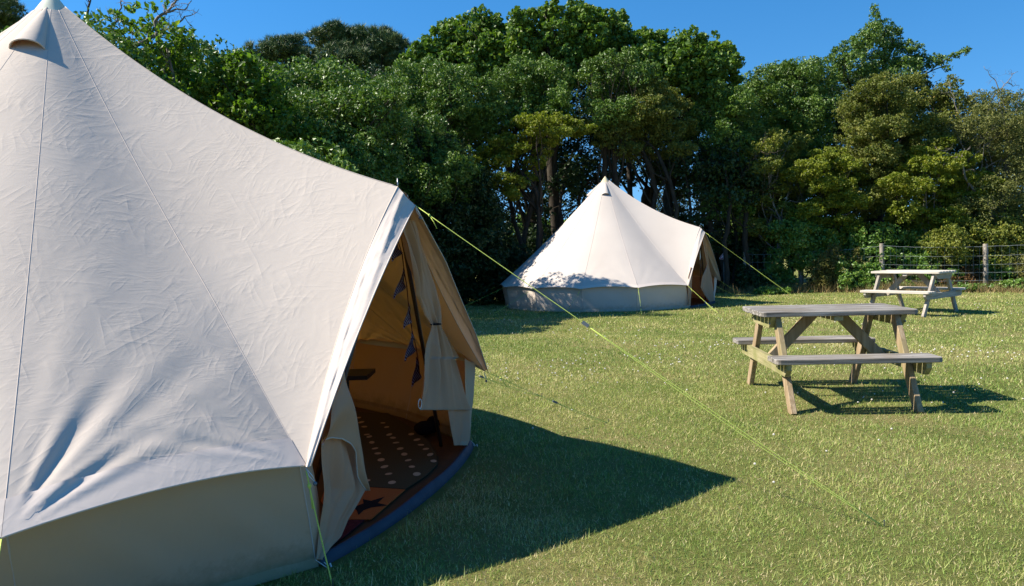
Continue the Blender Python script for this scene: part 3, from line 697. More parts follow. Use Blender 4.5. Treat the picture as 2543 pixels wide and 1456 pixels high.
def make_tree(name, label, cat, kind, d, lobes, base=None, stems=1, trunk_r=.12, dens=1.0, seed=1, group='trees behind the lawn', bark='bark', zlow=0.0, depthk=1.0, bare=None, both=True):
    """lobes: (sx, sy, r[, flat[, dd]]) seen at depth d; they become real lobes of a crown round its trunk"""
    rng = np.random.default_rng(seed); LB = []
    for lb in lobes:
        sx, sy, r = lb[:3]; fl = lb[3] if len(lb) > 3 else .9; dd = lb[4] if len(lb) > 4 else rng.uniform(-.5, .5)
        c = at(sx, sy, d + dd); rw = r / FOC * (d + dd) * (1.08 if kind in ('haw', 'brown', 'olive', 'twig') else .84 if kind == 'pine' else .98); LB.append((c, (rw, rw * depthk, rw * fl)))
        for _ in range(3):
            dv = unit(rng.normal(size=3) * [1, 1, .8] + [0, 0, .25]); LB.append((c + dv * [rw, rw * depthk, rw * fl] * rng.uniform(.85, 1.15), (rw * rng.uniform(.28, .5),) * 2 + (rw * fl * rng.uniform(.25, .5),)))
        if both and kind not in ('low',):
            LB.append((c + np.array([rng.uniform(-.3, .3), rw * 1.5, rng.uniform(-.5, -.1) * rw]), (rw * .95, rw * .9, rw * fl * .9)))
    ctr = np.mean([c for c, r in LB], axis=0)
    bx = at(base, 650, d)[0] if base is not None else ctr[0]
    b0 = np.array([bx, d + .3, -.02])
    root = empty(name, tuple(b0), label, cat, group)
    tk = MB(); low = min(c[2] - r[2] for c, r in LB)
    for s in range(stems):
        fx = b0 + np.array([rng.uniform(-.5, .5) * (stems > 1), rng.uniform(-.3, .3) * (stems > 1), 0]); tr = trunk_r * (1 if stems == 1 else rng.uniform(.5, .8))
        fork = lerp(fx, ctr + rng.normal(size=3) * .3 * (stems > 1), .55); fork[2] = max(.5, lerp(low, ctr[2], .25))
        path = branch_path(fx, fork, rng, 8, .07); tk.tube(path, [tr * (1.35 if i == 0 else 1 - .05 * i) for i in range(8)], 8)
        sel = (LB if stems == 1 else LB[s::stems]); sel = [q_ for q_ in sel if q_[1][0] > .22]; sel = [sel[int(i)] for i in rng.permutation(len(sel))[:7]]
        for (c, r) in sel:
            st = path[int(rng.integers(4, 8))]; bp = branch_path(st, c, rng, 7, .05); rr = tr * .34
            tk.tube(bp, [rr * (1 - .12 * i) for i in range(7)], 6)
            for j in range(3): tk.tube(branch_path(bp[3 + j], c + rng.normal(size=3) * np.array(r) * .6, rng, 5, .12), [rr * .3 * (1 - .15 * i) for i in range(5)], 4, cap=False)
    if bare:
        for pth, r0 in bare:
            pts = [at(x, y, d + (pp[2] if len(pp) > 2 else 0)) for pp in pth for x, y in [pp[:2]]]
            dense = []
            for i in range(len(pts) - 1):
                for q in (0, .33, .66): dense.append(lerp(pts[i], pts[i+1], q) + rng.normal(size=3) * .012)
            dense.append(pts[-1]); n = len(dense); tk.tube(dense, [r0 * (1 - .75 * i / n) for i in range(n)], 5)
            for i in range(2, n, 2): twigs(tk, dense[i], unit(rng.normal(size=3) + np.array([.3, 0, .5])), .22, r0 * .3, 1, rng)
    tk.build('trunk', M[bark], root, True)
    P, Nn, T, S = foliage(LB, kind, rng, dens)
    keep = P[:, 2] > .08; P, Nn, T, S = P[keep], Nn[keep], T[keep], S[keep]
    if kind == 'pine': V, F, T = needle_mesh(P, unit(Nn + np.array([0, 0, .35])), S * 1.25, rng, np.clip(T * 1.5 - .2, 0, 1), 9)
    else: V, F, T = leaf_mesh(P, Nn, S, KINDS[kind]['a'], T, rng)
    mk('crown', V, F, M[KINDS[kind]['mat']], root, False, attrs={'tint': T})
    return root

# far-left pine and dead twig
make_tree('pine_tree', 'dark pine at the left edge of the sky with bare lower twigs', 'tree', 'pine', 30, [(5, 22, 42, .6), (-20, 60, 50, .6), (25, 60, 30, .5), (42, 66, 30, .45), (50, 106, 26, .45), (75, 104, 26, .45), (15, 0, 34, .5), (-10, 120, 40, .5), (-60, 60, 60)], base=-40, trunk_r=.2, seed=3, group='pines beyond the hedge', bark='bark_pine', bare=[([(-30, 165), (30, 163), (70, 160)], .06), ([(-20, 90), (0, 88), (30, 96), (60, 98)], .04), ([(5, 90), (20, 130), (50, 150)], .03), ([(0, 180), (20, 195), (26, 175)], .02)])
make_tree('tree', 'bare branched twig tip standing against the sky beside the big tent peak', 'tree', 'big', 14.5, [(235, 330, 55), (190, 350, 50), (285, 300, 50)], base=225, trunk_r=.09, seed=4, bare=[([(222, 300), (223, 200), (221, 108), (221, 72), (217, 48), (222, 20), (226, -6)], .045), ([(221, 90), (212, 62), (210, 56)], .022), ([(222, 80), (228, 55), (232, 48)], .022)])
# near-left tree with large leaves and bare limbs
make_tree('tree', 'leafy tree with large bright leaves and bare crooked limbs beside the big tent roof', 'tree', 'big', 13.5,
    [(380, 62, 26), (330, 20, 16), (292, 35, 14), (300, 118, 20), (355, 110, 44), (410, 105, 38), (450, 88, 28), (470, 118, 22), (395, 160, 50), (445, 165, 42), (340, 165, 34), (470, 205, 22), (420, 215, 48), (478, 152, 12), (375, 20, 12), (408, 12, 9), (320, 60, 14), (300, 90, 12), (365, 250, 60), (440, 270, 60), (490, 235, 20), (460, 320, 70), (380, 330, 70)],
    base=430, trunk_r=.13, seed=5, dens=.62, bark='bark_grey', depthk=1.3, both=False,
    bare=[([(250, 170), (300, 128), (345, 112), (380, 92), (392, 80), (384, 60), (392, 44), (408, 36), (425, 20), (440, 2), (452, -12)], .05), ([(408, 36), (430, 28), (458, 26), (476, 2)], .022), ([(392, 80), (415, 72), (440, 58), (455, 44), (470, 40)], .026), ([(285, 118), (284, 95), (278, 68), (290, 50), (298, 20), (300, -10)], .03), ([(284, 95), (296, 72), (302, 48)], .018)])
make_tree('tree', 'bushy green tree with a dead snag behind the ridge of the big tent', 'tree', 'big', 13.6,
    [(575, 200, 44), (600, 175, 36), (560, 162, 18), (640, 200, 38), (535, 232, 36), (500, 215, 20), (520, 200, 14), (600, 250, 55), (545, 290, 60), (660, 255, 48), (640, 320, 70), (590, 340, 70), (700, 320, 60), (680, 200, 22), (620, 158, 16)],
    base=600, trunk_r=.14, seed=6, dens=1.05, both=False, depthk=1.4, bare=[([(548, 260), (549, 225), (551, 190), (553, 164)], .03), ([(553, 168), (562, 160)], .012)])
make_tree('tree', 'rounded glossy green tree below the two pines', 'tree', 'gloss', 15.0,
    [(720, 262, 36), (765, 258, 38), (815, 260, 36), (862, 256, 36), (905, 252, 34), (945, 240, 34), (985, 225, 30), (740, 290, 65), (810, 290, 65), (880, 290, 65), (940, 280, 60), (770, 360, 80), (860, 365, 80), (940, 350, 80), (900, 430, 80)],
    base=850, stems=3, trunk_r=.14, seed=7, dens=1.0, both=False, depthk=1.4)
# pines
make_tree('pine_tree', 'grey-green pine with a rounded crown, left of the darker pine', 'tree', 'pine', 32,
    [(648, 128, 34, .7), (690, 112, 36, .65), (735, 112, 34, .65), (765, 135, 24, .6), (700, 150, 44, .5), (620, 150, 24, .6), (650, 165, 34, .5), (755, 165, 30, .5), (800, 160, 34, .5), (830, 178, 34, .45), (730, 185, 36, .5)], base=745, trunk_r=.28, seed=8, group='pines beyond the hedge', bark='bark_pine', dens=1.6)
make_tree('pine_tree', 'dark spiky pine standing highest beyond the hedge', 'tree', 'pine', 30,
    [(790, 95, 28, .7), (815, 82, 28, .75), (848, 84, 28, .7), (835, 68, 16), (880, 92, 34, .7), (922, 98, 32, .7), (955, 82, 18, .8), (948, 104, 26), (985, 104, 22, .7), (1003, 112, 12), (858, 130, 44, .7), (910, 140, 46, .7), (960, 135, 36, .7), (830, 150, 44, .6), (870, 175, 44, .5), (940, 170, 42, .6), (990, 150, 30)], base=880, trunk_r=.28, seed=9, group='pines beyond the hedge', bark='bark_pine', dens=1.9)
# main hedge trees
make_tree('tree', 'tall leafy tree whose left shoulder steps up from the pines', 'tree', 'broad', 22.5,
    [(1195, 55, 32), (1225, 68, 28), (1165, 72, 32), (1120, 80, 32), (1090, 102, 32), (1140, 110, 38), (1190, 110, 40), (1225, 118, 30), (1055, 118, 28), (1040, 145, 30), (1090, 150, 44), (1150, 160, 48), (1210, 165, 40), (1010, 160, 26)], base=1130, trunk_r=.17, seed=10)
make_tree('tree', 'tallest broad tree at the middle of the hedge top', 'tree', 'broad', 22,
    [(1285, 58, 26), (1305, 46, 24), (1345, 42, 24), (1372, 22, 20), (1398, 40, 24), (1430, 18, 20), (1450, 36, 26), (1480, 48, 26), (1510, 38, 18), (1498, 62, 20), (1285, 95, 30), (1330, 85, 36), (1385, 80, 40), (1440, 82, 38), (1480, 90, 30), (1300, 125, 36), (1360, 125, 42), (1420, 128, 42), (1470, 130, 34), (1340, 170, 40), (1400, 175, 40), (1275, 150, 28)], base=1370, trunk_r=.2, seed=11)
make_tree('tree', 'slim leafy tree poking up just right of the tallest tree', 'tree', 'broad', 23,
    [(1543, 40, 13), (1546, 58, 15), (1530, 82, 20), (1552, 85, 22), (1520, 110, 26), (1550, 120, 28), (1505, 140, 26), (1540, 160, 34)], base=1530, trunk_r=.1, seed=12)
make_tree('tree', 'wide broad tree with a flat top sloping down to the right', 'tree', 'broad', 22,
    [(1590, 100, 22), (1598, 76, 9), (1625, 110, 30), (1670, 106, 30), (1640, 82, 8), (1715, 108, 30), (1760, 110, 28), (1745, 96, 12), (1795, 130, 28), (1815, 122, 12), (1820, 158, 24), (1600, 145, 36), (1660, 150, 40), (1720, 150, 40), (1780, 165, 36), (1810, 200, 28), (1640, 190, 36), (1700, 200, 36), (1760, 210, 36)], base=1730, trunk_r=.18, seed=13)
make_tree('tree', 'glossy green tree filling the hedge below the left shoulder tree', 'tree', 'gloss', 20,
    [(1000, 190, 36), (1045, 195, 42), (1100, 190, 38), (1150, 205, 40), (1000, 250, 50), (1060, 255, 52), (1120, 260, 50), (1180, 250, 44), (1150, 300, 50), (1080, 315, 54), (1010, 320, 54), (1200, 300, 40), (960, 215, 34), (970, 290, 50)], base=1060, stems=2, trunk_r=.14, seed=14)
make_tree('tree', 'glossy small-leaved tree with pale glints left of the dark gap', 'tree', 'gloss', 20.3,
    [(1260, 195, 34), (1300, 175, 34), (1345, 172, 36), (1385, 185, 32), (1250, 235, 36), (1300, 225, 40), (1355, 225, 40), (1395, 235, 30), (1330, 275, 38), (1380, 275, 32), (1225, 265, 28), (1275, 285, 34), (1210, 215, 26)], base=1320, stems=2, trunk_r=.14, seed=15)
make_tree('tree', 'glossy tree right of the dark gap, above the olive thorn', 'tree', 'gloss', 20.5,
    [(1470, 175, 26), (1500, 150, 26), (1540, 175, 34), (1495, 205, 34), (1545, 225, 38), (1480, 250, 32), (1500, 285, 36), (1555, 275, 34), (1590, 190, 30), (1615, 170, 22), (1560, 140, 22)], base=1500, stems=2, trunk_r=.13, seed=16)
make_tree('tree', 'glossy dark tree between the brown thorn and the right-hand trees', 'tree', 'gloss', 21.6,
    [(1740, 235, 34), (1790, 235, 34), (1840, 250, 34), (1750, 285, 38), (1800, 295, 42), (1850, 305, 40), (1790, 350, 42), (1840, 365, 42), (1770, 400, 36), (1820, 420, 34), (1720, 330, 30), (1760, 450, 34), (1810, 470, 36), (1780, 510, 34), (1840, 500, 34)], base=1800, stems=2, trunk_r=.14, seed=17)
make_tree('thorn_tree', 'brownish olive thorn tree rising above the small tent peak', 'tree', 'brown', 20.6,
    [(1590, 208, 26, .7), (1560, 232, 30, .7), (1625, 212, 26, .7), (1655, 240, 28, .7), (1600, 250, 36, .7), (1545, 275, 36, .6), (1510, 300, 34, .6), (1590, 290, 42, .6), (1645, 285, 38, .6), (1690, 260, 26, .6), (1475, 310, 24, .5), (1530, 330, 40, .5), (1600, 335, 42, .5), (1660, 330, 36, .5), (1700, 310, 26, .5), (1560, 370, 30, .45), (1625, 375, 34, .45), (1690, 370, 30, .45), (1500, 360, 26, .45)], base=1610, stems=2, trunk_r=.12, seed=18, dens=1.1)
make_tree('thorn_tree', 'bright yellow-green thorn tree with layered sprays left of the small tent', 'tree', 'haw', 19.6,
    [(1300, 300, 26, .5), (1340, 296, 26, .5), (1385, 298, 26, .5), (1425, 312, 24, .5), (1460, 322, 20, .5), (1330, 325, 30, .45), (1390, 330, 30, .45), (1255, 345, 26, .5), (1225, 362, 28, .5), (1200, 380, 24, .5), (1265, 375, 30, .45), (1240, 400, 28, .45), (1295, 365, 20, .4), (1255, 440, 24, .45), (1285, 455, 26, .5), (1310, 440, 20, .5), (1170, 400, 22, .4), (1275, 480, 18, .5), (1350, 375, 22, .4), (1330, 400, 24, .4)], base=1360, stems=2, trunk_r=.11, seed=19, dens=1.15)
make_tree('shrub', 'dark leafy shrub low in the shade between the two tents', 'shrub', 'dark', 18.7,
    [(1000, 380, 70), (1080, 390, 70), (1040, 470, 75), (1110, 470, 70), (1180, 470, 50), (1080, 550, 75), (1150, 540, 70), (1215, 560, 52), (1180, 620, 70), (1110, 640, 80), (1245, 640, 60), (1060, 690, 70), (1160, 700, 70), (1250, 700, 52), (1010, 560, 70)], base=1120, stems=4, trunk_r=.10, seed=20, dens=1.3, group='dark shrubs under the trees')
make_tree('tree', 'green tree in half shade above the big tent doorway', 'tree', 'gloss', 18.0,
    [(1000, 330, 50), (1060, 330, 48), (1100, 370, 44), (1010, 390, 50), (1070, 400, 48), (1130, 420, 44), (960, 370, 50), (1000, 450, 50), (1060, 460, 50), (1115, 480, 40), (940, 430, 50)], base=1050, stems=2, trunk_r=.12, seed=21)
# right-hand group
make_tree('tree', 'tall pointed tree at the right with one long side branch against the sky', 'tree', 'gloss', 24,
    [(2170, 24, 8, 1.8), (2172, 52, 15, 1.3), (2165, 80, 24), (2195, 78, 26), (2215, 100, 26), (2140, 105, 26), (2110, 122, 24), (2170, 120, 36), (2220, 135, 34), (2260, 118, 16), (2285, 125, 11, 1.5), (2255, 150, 26), (2080, 140, 22), (2120, 160, 34), (2180, 170, 40), (2240, 180, 34), (2060, 150, 12), (2290, 162, 22), (2320, 150, 16), (2345, 148, 14, .7), (2370, 138, 11, .7), (2392, 130, 11, .7), (2402, 122, 7), (2350, 170, 11, .6), (2040, 178, 30), (2090, 190, 34)], base=2180, trunk_r=.17, seed=22, dens=1.1, both=False, bare=[([(2230, 230), (2270, 200), (2310, 178), (2350, 164)], .035), ([(2310, 178), (2340, 152), (2375, 138), (2398, 124)], .02)])
make_tree('tree', 'rounded green tree left of the pointed tree', 'tree', 'gloss', 23.4,
    [(1895, 190, 28), (1930, 180, 30), (1975, 172, 32), (2015, 172, 28), (1885, 172, 10), (1950, 160, 10), (1860, 212, 26), (1890, 235, 36), (1945, 230, 40), (2000, 225, 40), (2045, 230, 36), (1880, 290, 42), (1940, 290, 44), (2000, 285, 44), (2050, 280, 38), (1900, 345, 42), (1960, 340, 42), (1850, 260, 28), (2030, 340, 34), (1870, 400, 44), (1940, 400, 44), (2000, 400, 44), (1890, 460, 42), (1960, 470, 44), (1850, 520, 40), (1920, 540, 44), (1990, 550, 44)], base=1950, stems=2, trunk_r=.15, seed=23)
make_tree('thorn_tree', 'brown-tipped thorn tree in front of the pointed tree', 'tree', 'brown', 21.2,
    [(2180, 200, 22, .7), (2150, 225, 28, .7), (2200, 225, 32, .7), (2240, 205, 26, .6), (2275, 195, 18, .6), (2130, 265, 34, .7), (2185, 270, 40, .7), (2240, 255, 36, .7), (2285, 245, 30, .7), (2320, 250, 28, .7), (2345, 225, 20, .9), (2362, 200, 10, 1.4), (2150, 320, 38, .6), (2210, 320, 42, .6), (2270, 310, 40, .6), (2330, 300, 36, .6), (2120, 310, 24, .5), (2370, 250, 26, .8), (2130, 370, 38, .6), (2190, 380, 42, .6), (2250, 370, 42, .6), (2310, 350, 38, .6), (2160, 430, 40, .6), (2220, 430, 40, .6), (2140, 490, 40, .6), (2200, 500, 40, .6), (2270, 440, 36, .6)], base=2220, stems=2, trunk_r=.12, seed=24, dens=1.05, bare=[([(2300, 340), (2310, 290), (2325, 250)], .025), ([(2210, 400), (2230, 360), (2250, 330)], .025)])
make_tree('thorn_tree', 'olive thorn tree with bare grey twigs above the fence corner', 'tree', 'olive', 21.3,
    [(1930, 340, 26, .6), (1900, 365, 28, .6), (1960, 370, 32, .6), (1990, 350, 24, .6), (1900, 410, 34, .6), (1950, 420, 36, .6), (1870, 440, 24, .5), (1850, 465, 24, .4), (1920, 470, 30, .5), (1890, 500, 26, .5), (1970, 465, 28, .5), (1940, 520, 26, .5), (1860, 560, 30, .5), (1910, 570, 34, .5), (1880, 330, 20, .5)], base=1930, stems=2, trunk_r=.10, seed=25, dens=.9, bark='bark_grey', bare=[([(1905, 470), (1920, 420), (1945, 385), (1960, 350)], .025), ([(1900, 440), (1880, 400), (1870, 380)], .02), ([(1930, 520), (1960, 500), (2010, 505)], .02), ([(1920, 420), (1900, 390), (1895, 350)], .016)])
make_tree('thorn_tree', 'rounded yellow-green thorn tree above the near picnic table', 'tree', 'haw', 20.9,
    [(2040, 388, 24, .7), (2075, 385, 24, .7), (2020, 415, 30, .65), (2070, 415, 34, .65), (2110, 408, 24, .65), (2030, 455, 34, .6), (2085, 455, 38, .6), (2130, 440, 22, .5), (2000, 440, 20, .5), (2050, 500, 36, .6), (2010, 520, 28, .6), (2100, 500, 30, .6), (2030, 560, 30, .6), (2080, 550, 28, .6), (1970, 580, 34, .6), (2050, 600, 34, .6), (2110, 560, 34, .6), (2130, 500, 28, .5)], base=2060, stems=2, trunk_r=.10, seed=26, dens=1.1)
make_tree('thorn_tree', 'broad yellow-green thorn tree above the far picnic table', 'tree', 'haw', 20.3,
    [(2300, 375, 26, .6), (2340, 360, 28, .6), (2290, 410, 30, .6), (2345, 405, 36, .6), (2390, 400, 30, .6), (2320, 450, 36, .6), (2375, 450, 38, .6), (2425, 440, 32, .6), (2460, 455, 24, .5), (2280, 460, 26, .6), (2330, 495, 34, .6), (2390, 495, 34, .6), (2440, 490, 28, .5), (2240, 470, 26, .5), (2230, 440, 20, .5), (2200, 450, 20, .5), (2300, 540, 38, .6), (2360, 545, 38, .6), (2420, 540, 36, .6), (2250, 520, 34, .6)], base=2350, stems=2, trunk_r=.11, seed=27, dens=1.05, bare=[([(2420, 480), (2395, 440), (2385, 400), (2395, 370)], .04), ([(2385, 400), (2350, 380), (2330, 372)], .02)], bark='bark_grey')
make_tree('thorn_tree', 'grey twiggy half-bare thorn tree at the right edge', 'tree', 'twig', 20.6,
    [(2400, 262, 26, .8), (2440, 245, 28, .8), (2480, 250, 28, .8), (2525, 262, 30, .8), (2420, 300, 38, .7), (2475, 300, 40, .7), (2530, 310, 40, .7), (2450, 355, 40, .7), (2510, 365, 44, .7), (2570, 340, 60), (2480, 415, 40, .7), (2530, 430, 40, .7), (2590, 440, 60), (2500, 480, 36, .7), (2550, 500, 40), (2420, 530, 46), (2480, 550, 46), (2540, 570, 46), (2460, 480, 40)], base=2520, stems=3, trunk_r=.09, seed=28, dens=2.0, bark='bark_grey',
    bare=[([(2450, 300), (2455, 260), (2480, 225), (2500, 205), (2510, 190), (2527, 178)], .018), ([(2480, 225), (2470, 200), (2455, 185), (2442, 165)], .014), ([(2500, 205), (2515, 215), (2530, 212)], .012), ([(2400, 400), (2440, 370), (2480, 330), (2520, 320)], .022), ([(2460, 480), (2480, 430), (2500, 380), (2530, 350)], .022), ([(2420, 340), (2460, 345), (2500, 340), (2541, 350)], .018), ([(2440, 420), (2480, 400), (2530, 410)], .016), ([(2390, 300), (2370, 262), (2362, 228), (2358, 205)], .016), ([(2520, 280), (2532, 250), (2541, 235)], .012), ([(2460, 390), (2500, 375), (2541, 385)], .014), ([(2430, 370), (2450, 330), (2490, 310), (2530, 296)], .014)])
# understorey on the right
und = [('low leafy shrub behind the fence left of the leaning post', 22.4, [(1800, 640, 44), (1850, 620, 46), (1900, 610, 46), (1820, 690, 44), (1880, 670, 44), (1760, 610, 40), (1740, 660, 40)], 'dark', 31),
       ('green shrub filling the hedge foot behind the leaning post', 21.1, [(1960, 590, 44), (2010, 600, 44), (1950, 640, 40), (2060, 600, 44), (2110, 590, 44), (2010, 650, 40), (2080, 650, 42)], 'low', 32),
       ('leafy shrub in the hedge foot behind the far table', 20.5, [(2150, 600, 32), (2200, 585, 30), (2245, 605, 34), (2290, 590, 30), (2180, 640, 34), (2250, 640, 34), (2320, 620, 34), (2120, 640, 30)], 'low', 33),
       ('leafy shrub in the hedge foot right of the far table', 19.8, [(2355, 590, 32), (2400, 575, 30), (2450, 590, 34), (2380, 625, 34), (2440, 625, 34), (2510, 600, 38), (2560, 580, 50), (2500, 560, 28), (2480, 640, 34)], 'olive', 34)]
for lab, d, lb, kd, sdn in und:
    make_tree('shrub', lab, 'shrub', kd, d, lb, stems=3, trunk_r=.05, seed=sdn, group='shrubs at the hedge foot', both=True)
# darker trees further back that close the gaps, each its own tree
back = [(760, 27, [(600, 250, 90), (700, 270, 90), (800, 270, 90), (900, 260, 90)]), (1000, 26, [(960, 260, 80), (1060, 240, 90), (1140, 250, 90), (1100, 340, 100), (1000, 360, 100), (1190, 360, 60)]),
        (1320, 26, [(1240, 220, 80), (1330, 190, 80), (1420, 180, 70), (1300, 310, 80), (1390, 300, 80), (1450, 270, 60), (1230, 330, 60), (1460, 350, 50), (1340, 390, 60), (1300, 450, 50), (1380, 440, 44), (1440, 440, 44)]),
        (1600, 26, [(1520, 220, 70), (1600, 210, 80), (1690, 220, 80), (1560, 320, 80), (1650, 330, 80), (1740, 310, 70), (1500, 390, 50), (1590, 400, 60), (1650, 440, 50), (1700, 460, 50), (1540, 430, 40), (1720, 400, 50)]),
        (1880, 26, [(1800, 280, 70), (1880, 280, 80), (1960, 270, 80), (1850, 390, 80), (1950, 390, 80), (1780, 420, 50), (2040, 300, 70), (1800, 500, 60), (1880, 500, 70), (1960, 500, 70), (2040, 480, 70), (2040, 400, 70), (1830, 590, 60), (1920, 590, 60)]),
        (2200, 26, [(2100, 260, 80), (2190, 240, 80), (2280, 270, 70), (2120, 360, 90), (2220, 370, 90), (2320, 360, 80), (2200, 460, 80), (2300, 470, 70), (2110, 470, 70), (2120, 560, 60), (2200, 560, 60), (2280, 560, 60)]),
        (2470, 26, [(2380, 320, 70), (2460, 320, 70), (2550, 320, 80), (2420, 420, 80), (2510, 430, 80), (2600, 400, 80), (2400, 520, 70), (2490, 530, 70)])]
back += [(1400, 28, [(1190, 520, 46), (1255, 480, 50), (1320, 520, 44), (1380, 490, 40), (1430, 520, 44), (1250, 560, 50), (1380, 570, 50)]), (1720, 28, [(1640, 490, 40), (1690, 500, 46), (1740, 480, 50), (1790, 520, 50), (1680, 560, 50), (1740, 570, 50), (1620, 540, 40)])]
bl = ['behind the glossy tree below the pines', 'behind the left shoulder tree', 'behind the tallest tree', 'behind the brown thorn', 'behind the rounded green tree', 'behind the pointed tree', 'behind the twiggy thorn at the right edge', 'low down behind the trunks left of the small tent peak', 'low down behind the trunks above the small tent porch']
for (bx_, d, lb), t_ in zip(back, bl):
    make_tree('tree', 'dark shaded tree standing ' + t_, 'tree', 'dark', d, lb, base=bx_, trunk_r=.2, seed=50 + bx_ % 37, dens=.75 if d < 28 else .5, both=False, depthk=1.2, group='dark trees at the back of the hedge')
# thin dark stems seen against the light under the canopy
stl = [(1205, 21.0, [(1210, 720), (1216, 640), (1222, 590), (1206, 560), (1190, 535), (1196, 500), (1188, 450)], .09), (1395, 21.5, [(1400, 720), (1398, 600), (1392, 520), (1400, 430)], .06), (1440, 22, [(1440, 720), (1446, 600), (1438, 500), (1450, 420)], .07), (1655, 22, [(1650, 700), (1652, 600), (1664, 520), (1655, 430)], .07), (1700, 21, [(1716, 700), (1708, 600), (1716, 520), (1700, 430)], .05), (1760, 21.5, [(1765, 700), (1768, 600), (1760, 500), (1775, 400)], .09), (1800, 20.8, [(1805, 700), (1800, 600), (1812, 500), (1800, 420)], .06), (1850, 21.2, [(1860, 700), (1850, 600), (1856, 500), (1840, 430)], .08)]
names = ['crooked dark trunk left of the small tent in the sky gap', 'thin dark trunk nearest the left slope of the small tent', 'dark trunk just left of the small tent peak', 'dark trunk in the sky gap right of the small tent peak', 'thin dark trunk above the small tent porch', 'thick dark trunk right of the small tent porch', 'thin dark trunk above the triangular sign', 'dark trunk behind the leftmost fence post']
for k_, ((bx_, d, pts, r), lab) in enumerate(zip(stl, names)):
    rng = np.random.default_rng(80 + k_); P = [at(x, y, d) for x, y in pts]; P[0][2] = -.05; b0 = P[0].copy(); b0[2] = 0
    root = empty('tree', tuple(b0), lab, 'tree', 'dark trunks under the canopy'); g = MB(); D = []
    for i in range(len(P) - 1): D += [lerp(P[i], P[i + 1], q) + rng.normal(size=3) * .02 for q in (0, .33, .66)]
    D.append(P[-1]); g.tube(D, [r * (1.3 - .9 * i / len(D)) for i in range(len(D))], 8)
    for i in range(4, len(D)): twigs(g, D[i], unit(rng.normal(size=3) * [1, .5, .3] + [0, 0, .6]), .8, r * .35, 2, rng)
    g.build('trunk', M['bark'], root, True)
    LB = [(D[-1] + rng.normal(size=3) * .25 + [0, 0, .1], (.42, .42, .34)) for _ in range(3)] + [(D[int(i)] + rng.normal(size=3) * [.4, .3, .1], (.28, .3, .16)) for i in rng.integers(3, len(D), 4)]
    Pp, Nn, Tt, Ss = foliage(LB, 'dark', rng, .55); V, F, Tt = leaf_mesh(Pp, Nn, Ss, .7, Tt, rng); mk('crown', V, F, M['leaf_shade'], root, attrs={'tint': Tt})
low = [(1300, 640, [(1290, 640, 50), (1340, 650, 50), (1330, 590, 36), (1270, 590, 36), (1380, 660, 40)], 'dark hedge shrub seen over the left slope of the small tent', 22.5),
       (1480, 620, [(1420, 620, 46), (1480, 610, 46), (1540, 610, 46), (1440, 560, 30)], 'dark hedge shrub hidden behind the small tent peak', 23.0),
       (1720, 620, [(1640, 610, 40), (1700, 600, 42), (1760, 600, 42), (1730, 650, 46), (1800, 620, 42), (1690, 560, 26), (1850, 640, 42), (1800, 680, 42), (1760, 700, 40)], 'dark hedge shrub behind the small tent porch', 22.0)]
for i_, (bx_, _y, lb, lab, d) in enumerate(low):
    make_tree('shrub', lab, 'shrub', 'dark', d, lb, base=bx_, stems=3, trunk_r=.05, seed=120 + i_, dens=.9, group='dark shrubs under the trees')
# trees out of the picture to the left that shade the hedge and the lawn beside the small tent
for i_, (x, y, h) in enumerate(((-7.2, 13.2, 5.6), (-9.5, 15.8, 6.6), (-6.3, 16.6, 6.4), (-4.6, 18.6, 6.4), (-4.4, 15.2, 3.9), (-12.5, 12.5, 7.0), (-3.5, 12.6, 3.7))):
    rng = np.random.default_rng(200 + i_); root = empty('tree', (x, y, 0), ['leafy tree hidden behind the big tent roof', 'taller leafy tree at the back behind the big tent roof', 'leafy tree behind the big tent ridge', 'leafy tree just right of the big tent ridge', 'low leafy tree behind the big tent door', 'leafy tree far to the left behind the big tent', 'small leafy tree close behind the big tent'][i_], 'tree', 'trees behind the big tent')
    g = MB(); g.tube([(x, y, -.05), (x + .1, y, h * .3), (x, y + .1, h * .6)], [.14, .11, .07], 8)
    LB = [(np.array([x, y, h * .62]) + unit(rng.normal(size=3)) * [1.1, 1.1, h * .2] * (.6 if h < 4 else 1), (.9, .9, .75) if h > 4 else (.5, .5, .45)) for _ in range(11)] + [(np.array([x, y, h * .3]) + unit(rng.normal(size=3)) * [1.1, 1.1, .8], (.8, .8, .7)) for _ in range(5)]
    for c, r in LB: g.tube(branch_path((x + .05, y, h * .35), c, rng, 6, .08), [.05, .045, .04, .03, .02, .01], 5)
    g.build('trunk', M['bark'], root, True)
    Pp, Nn, Tt, Ss = foliage(LB, 'gloss', rng, .62); V, F, Tt = leaf_mesh(Pp, Nn, Ss * 1.2, .6, Tt, rng); mk('crown', V, F, M['leaf_gloss'], root, attrs={'tint': Tt})
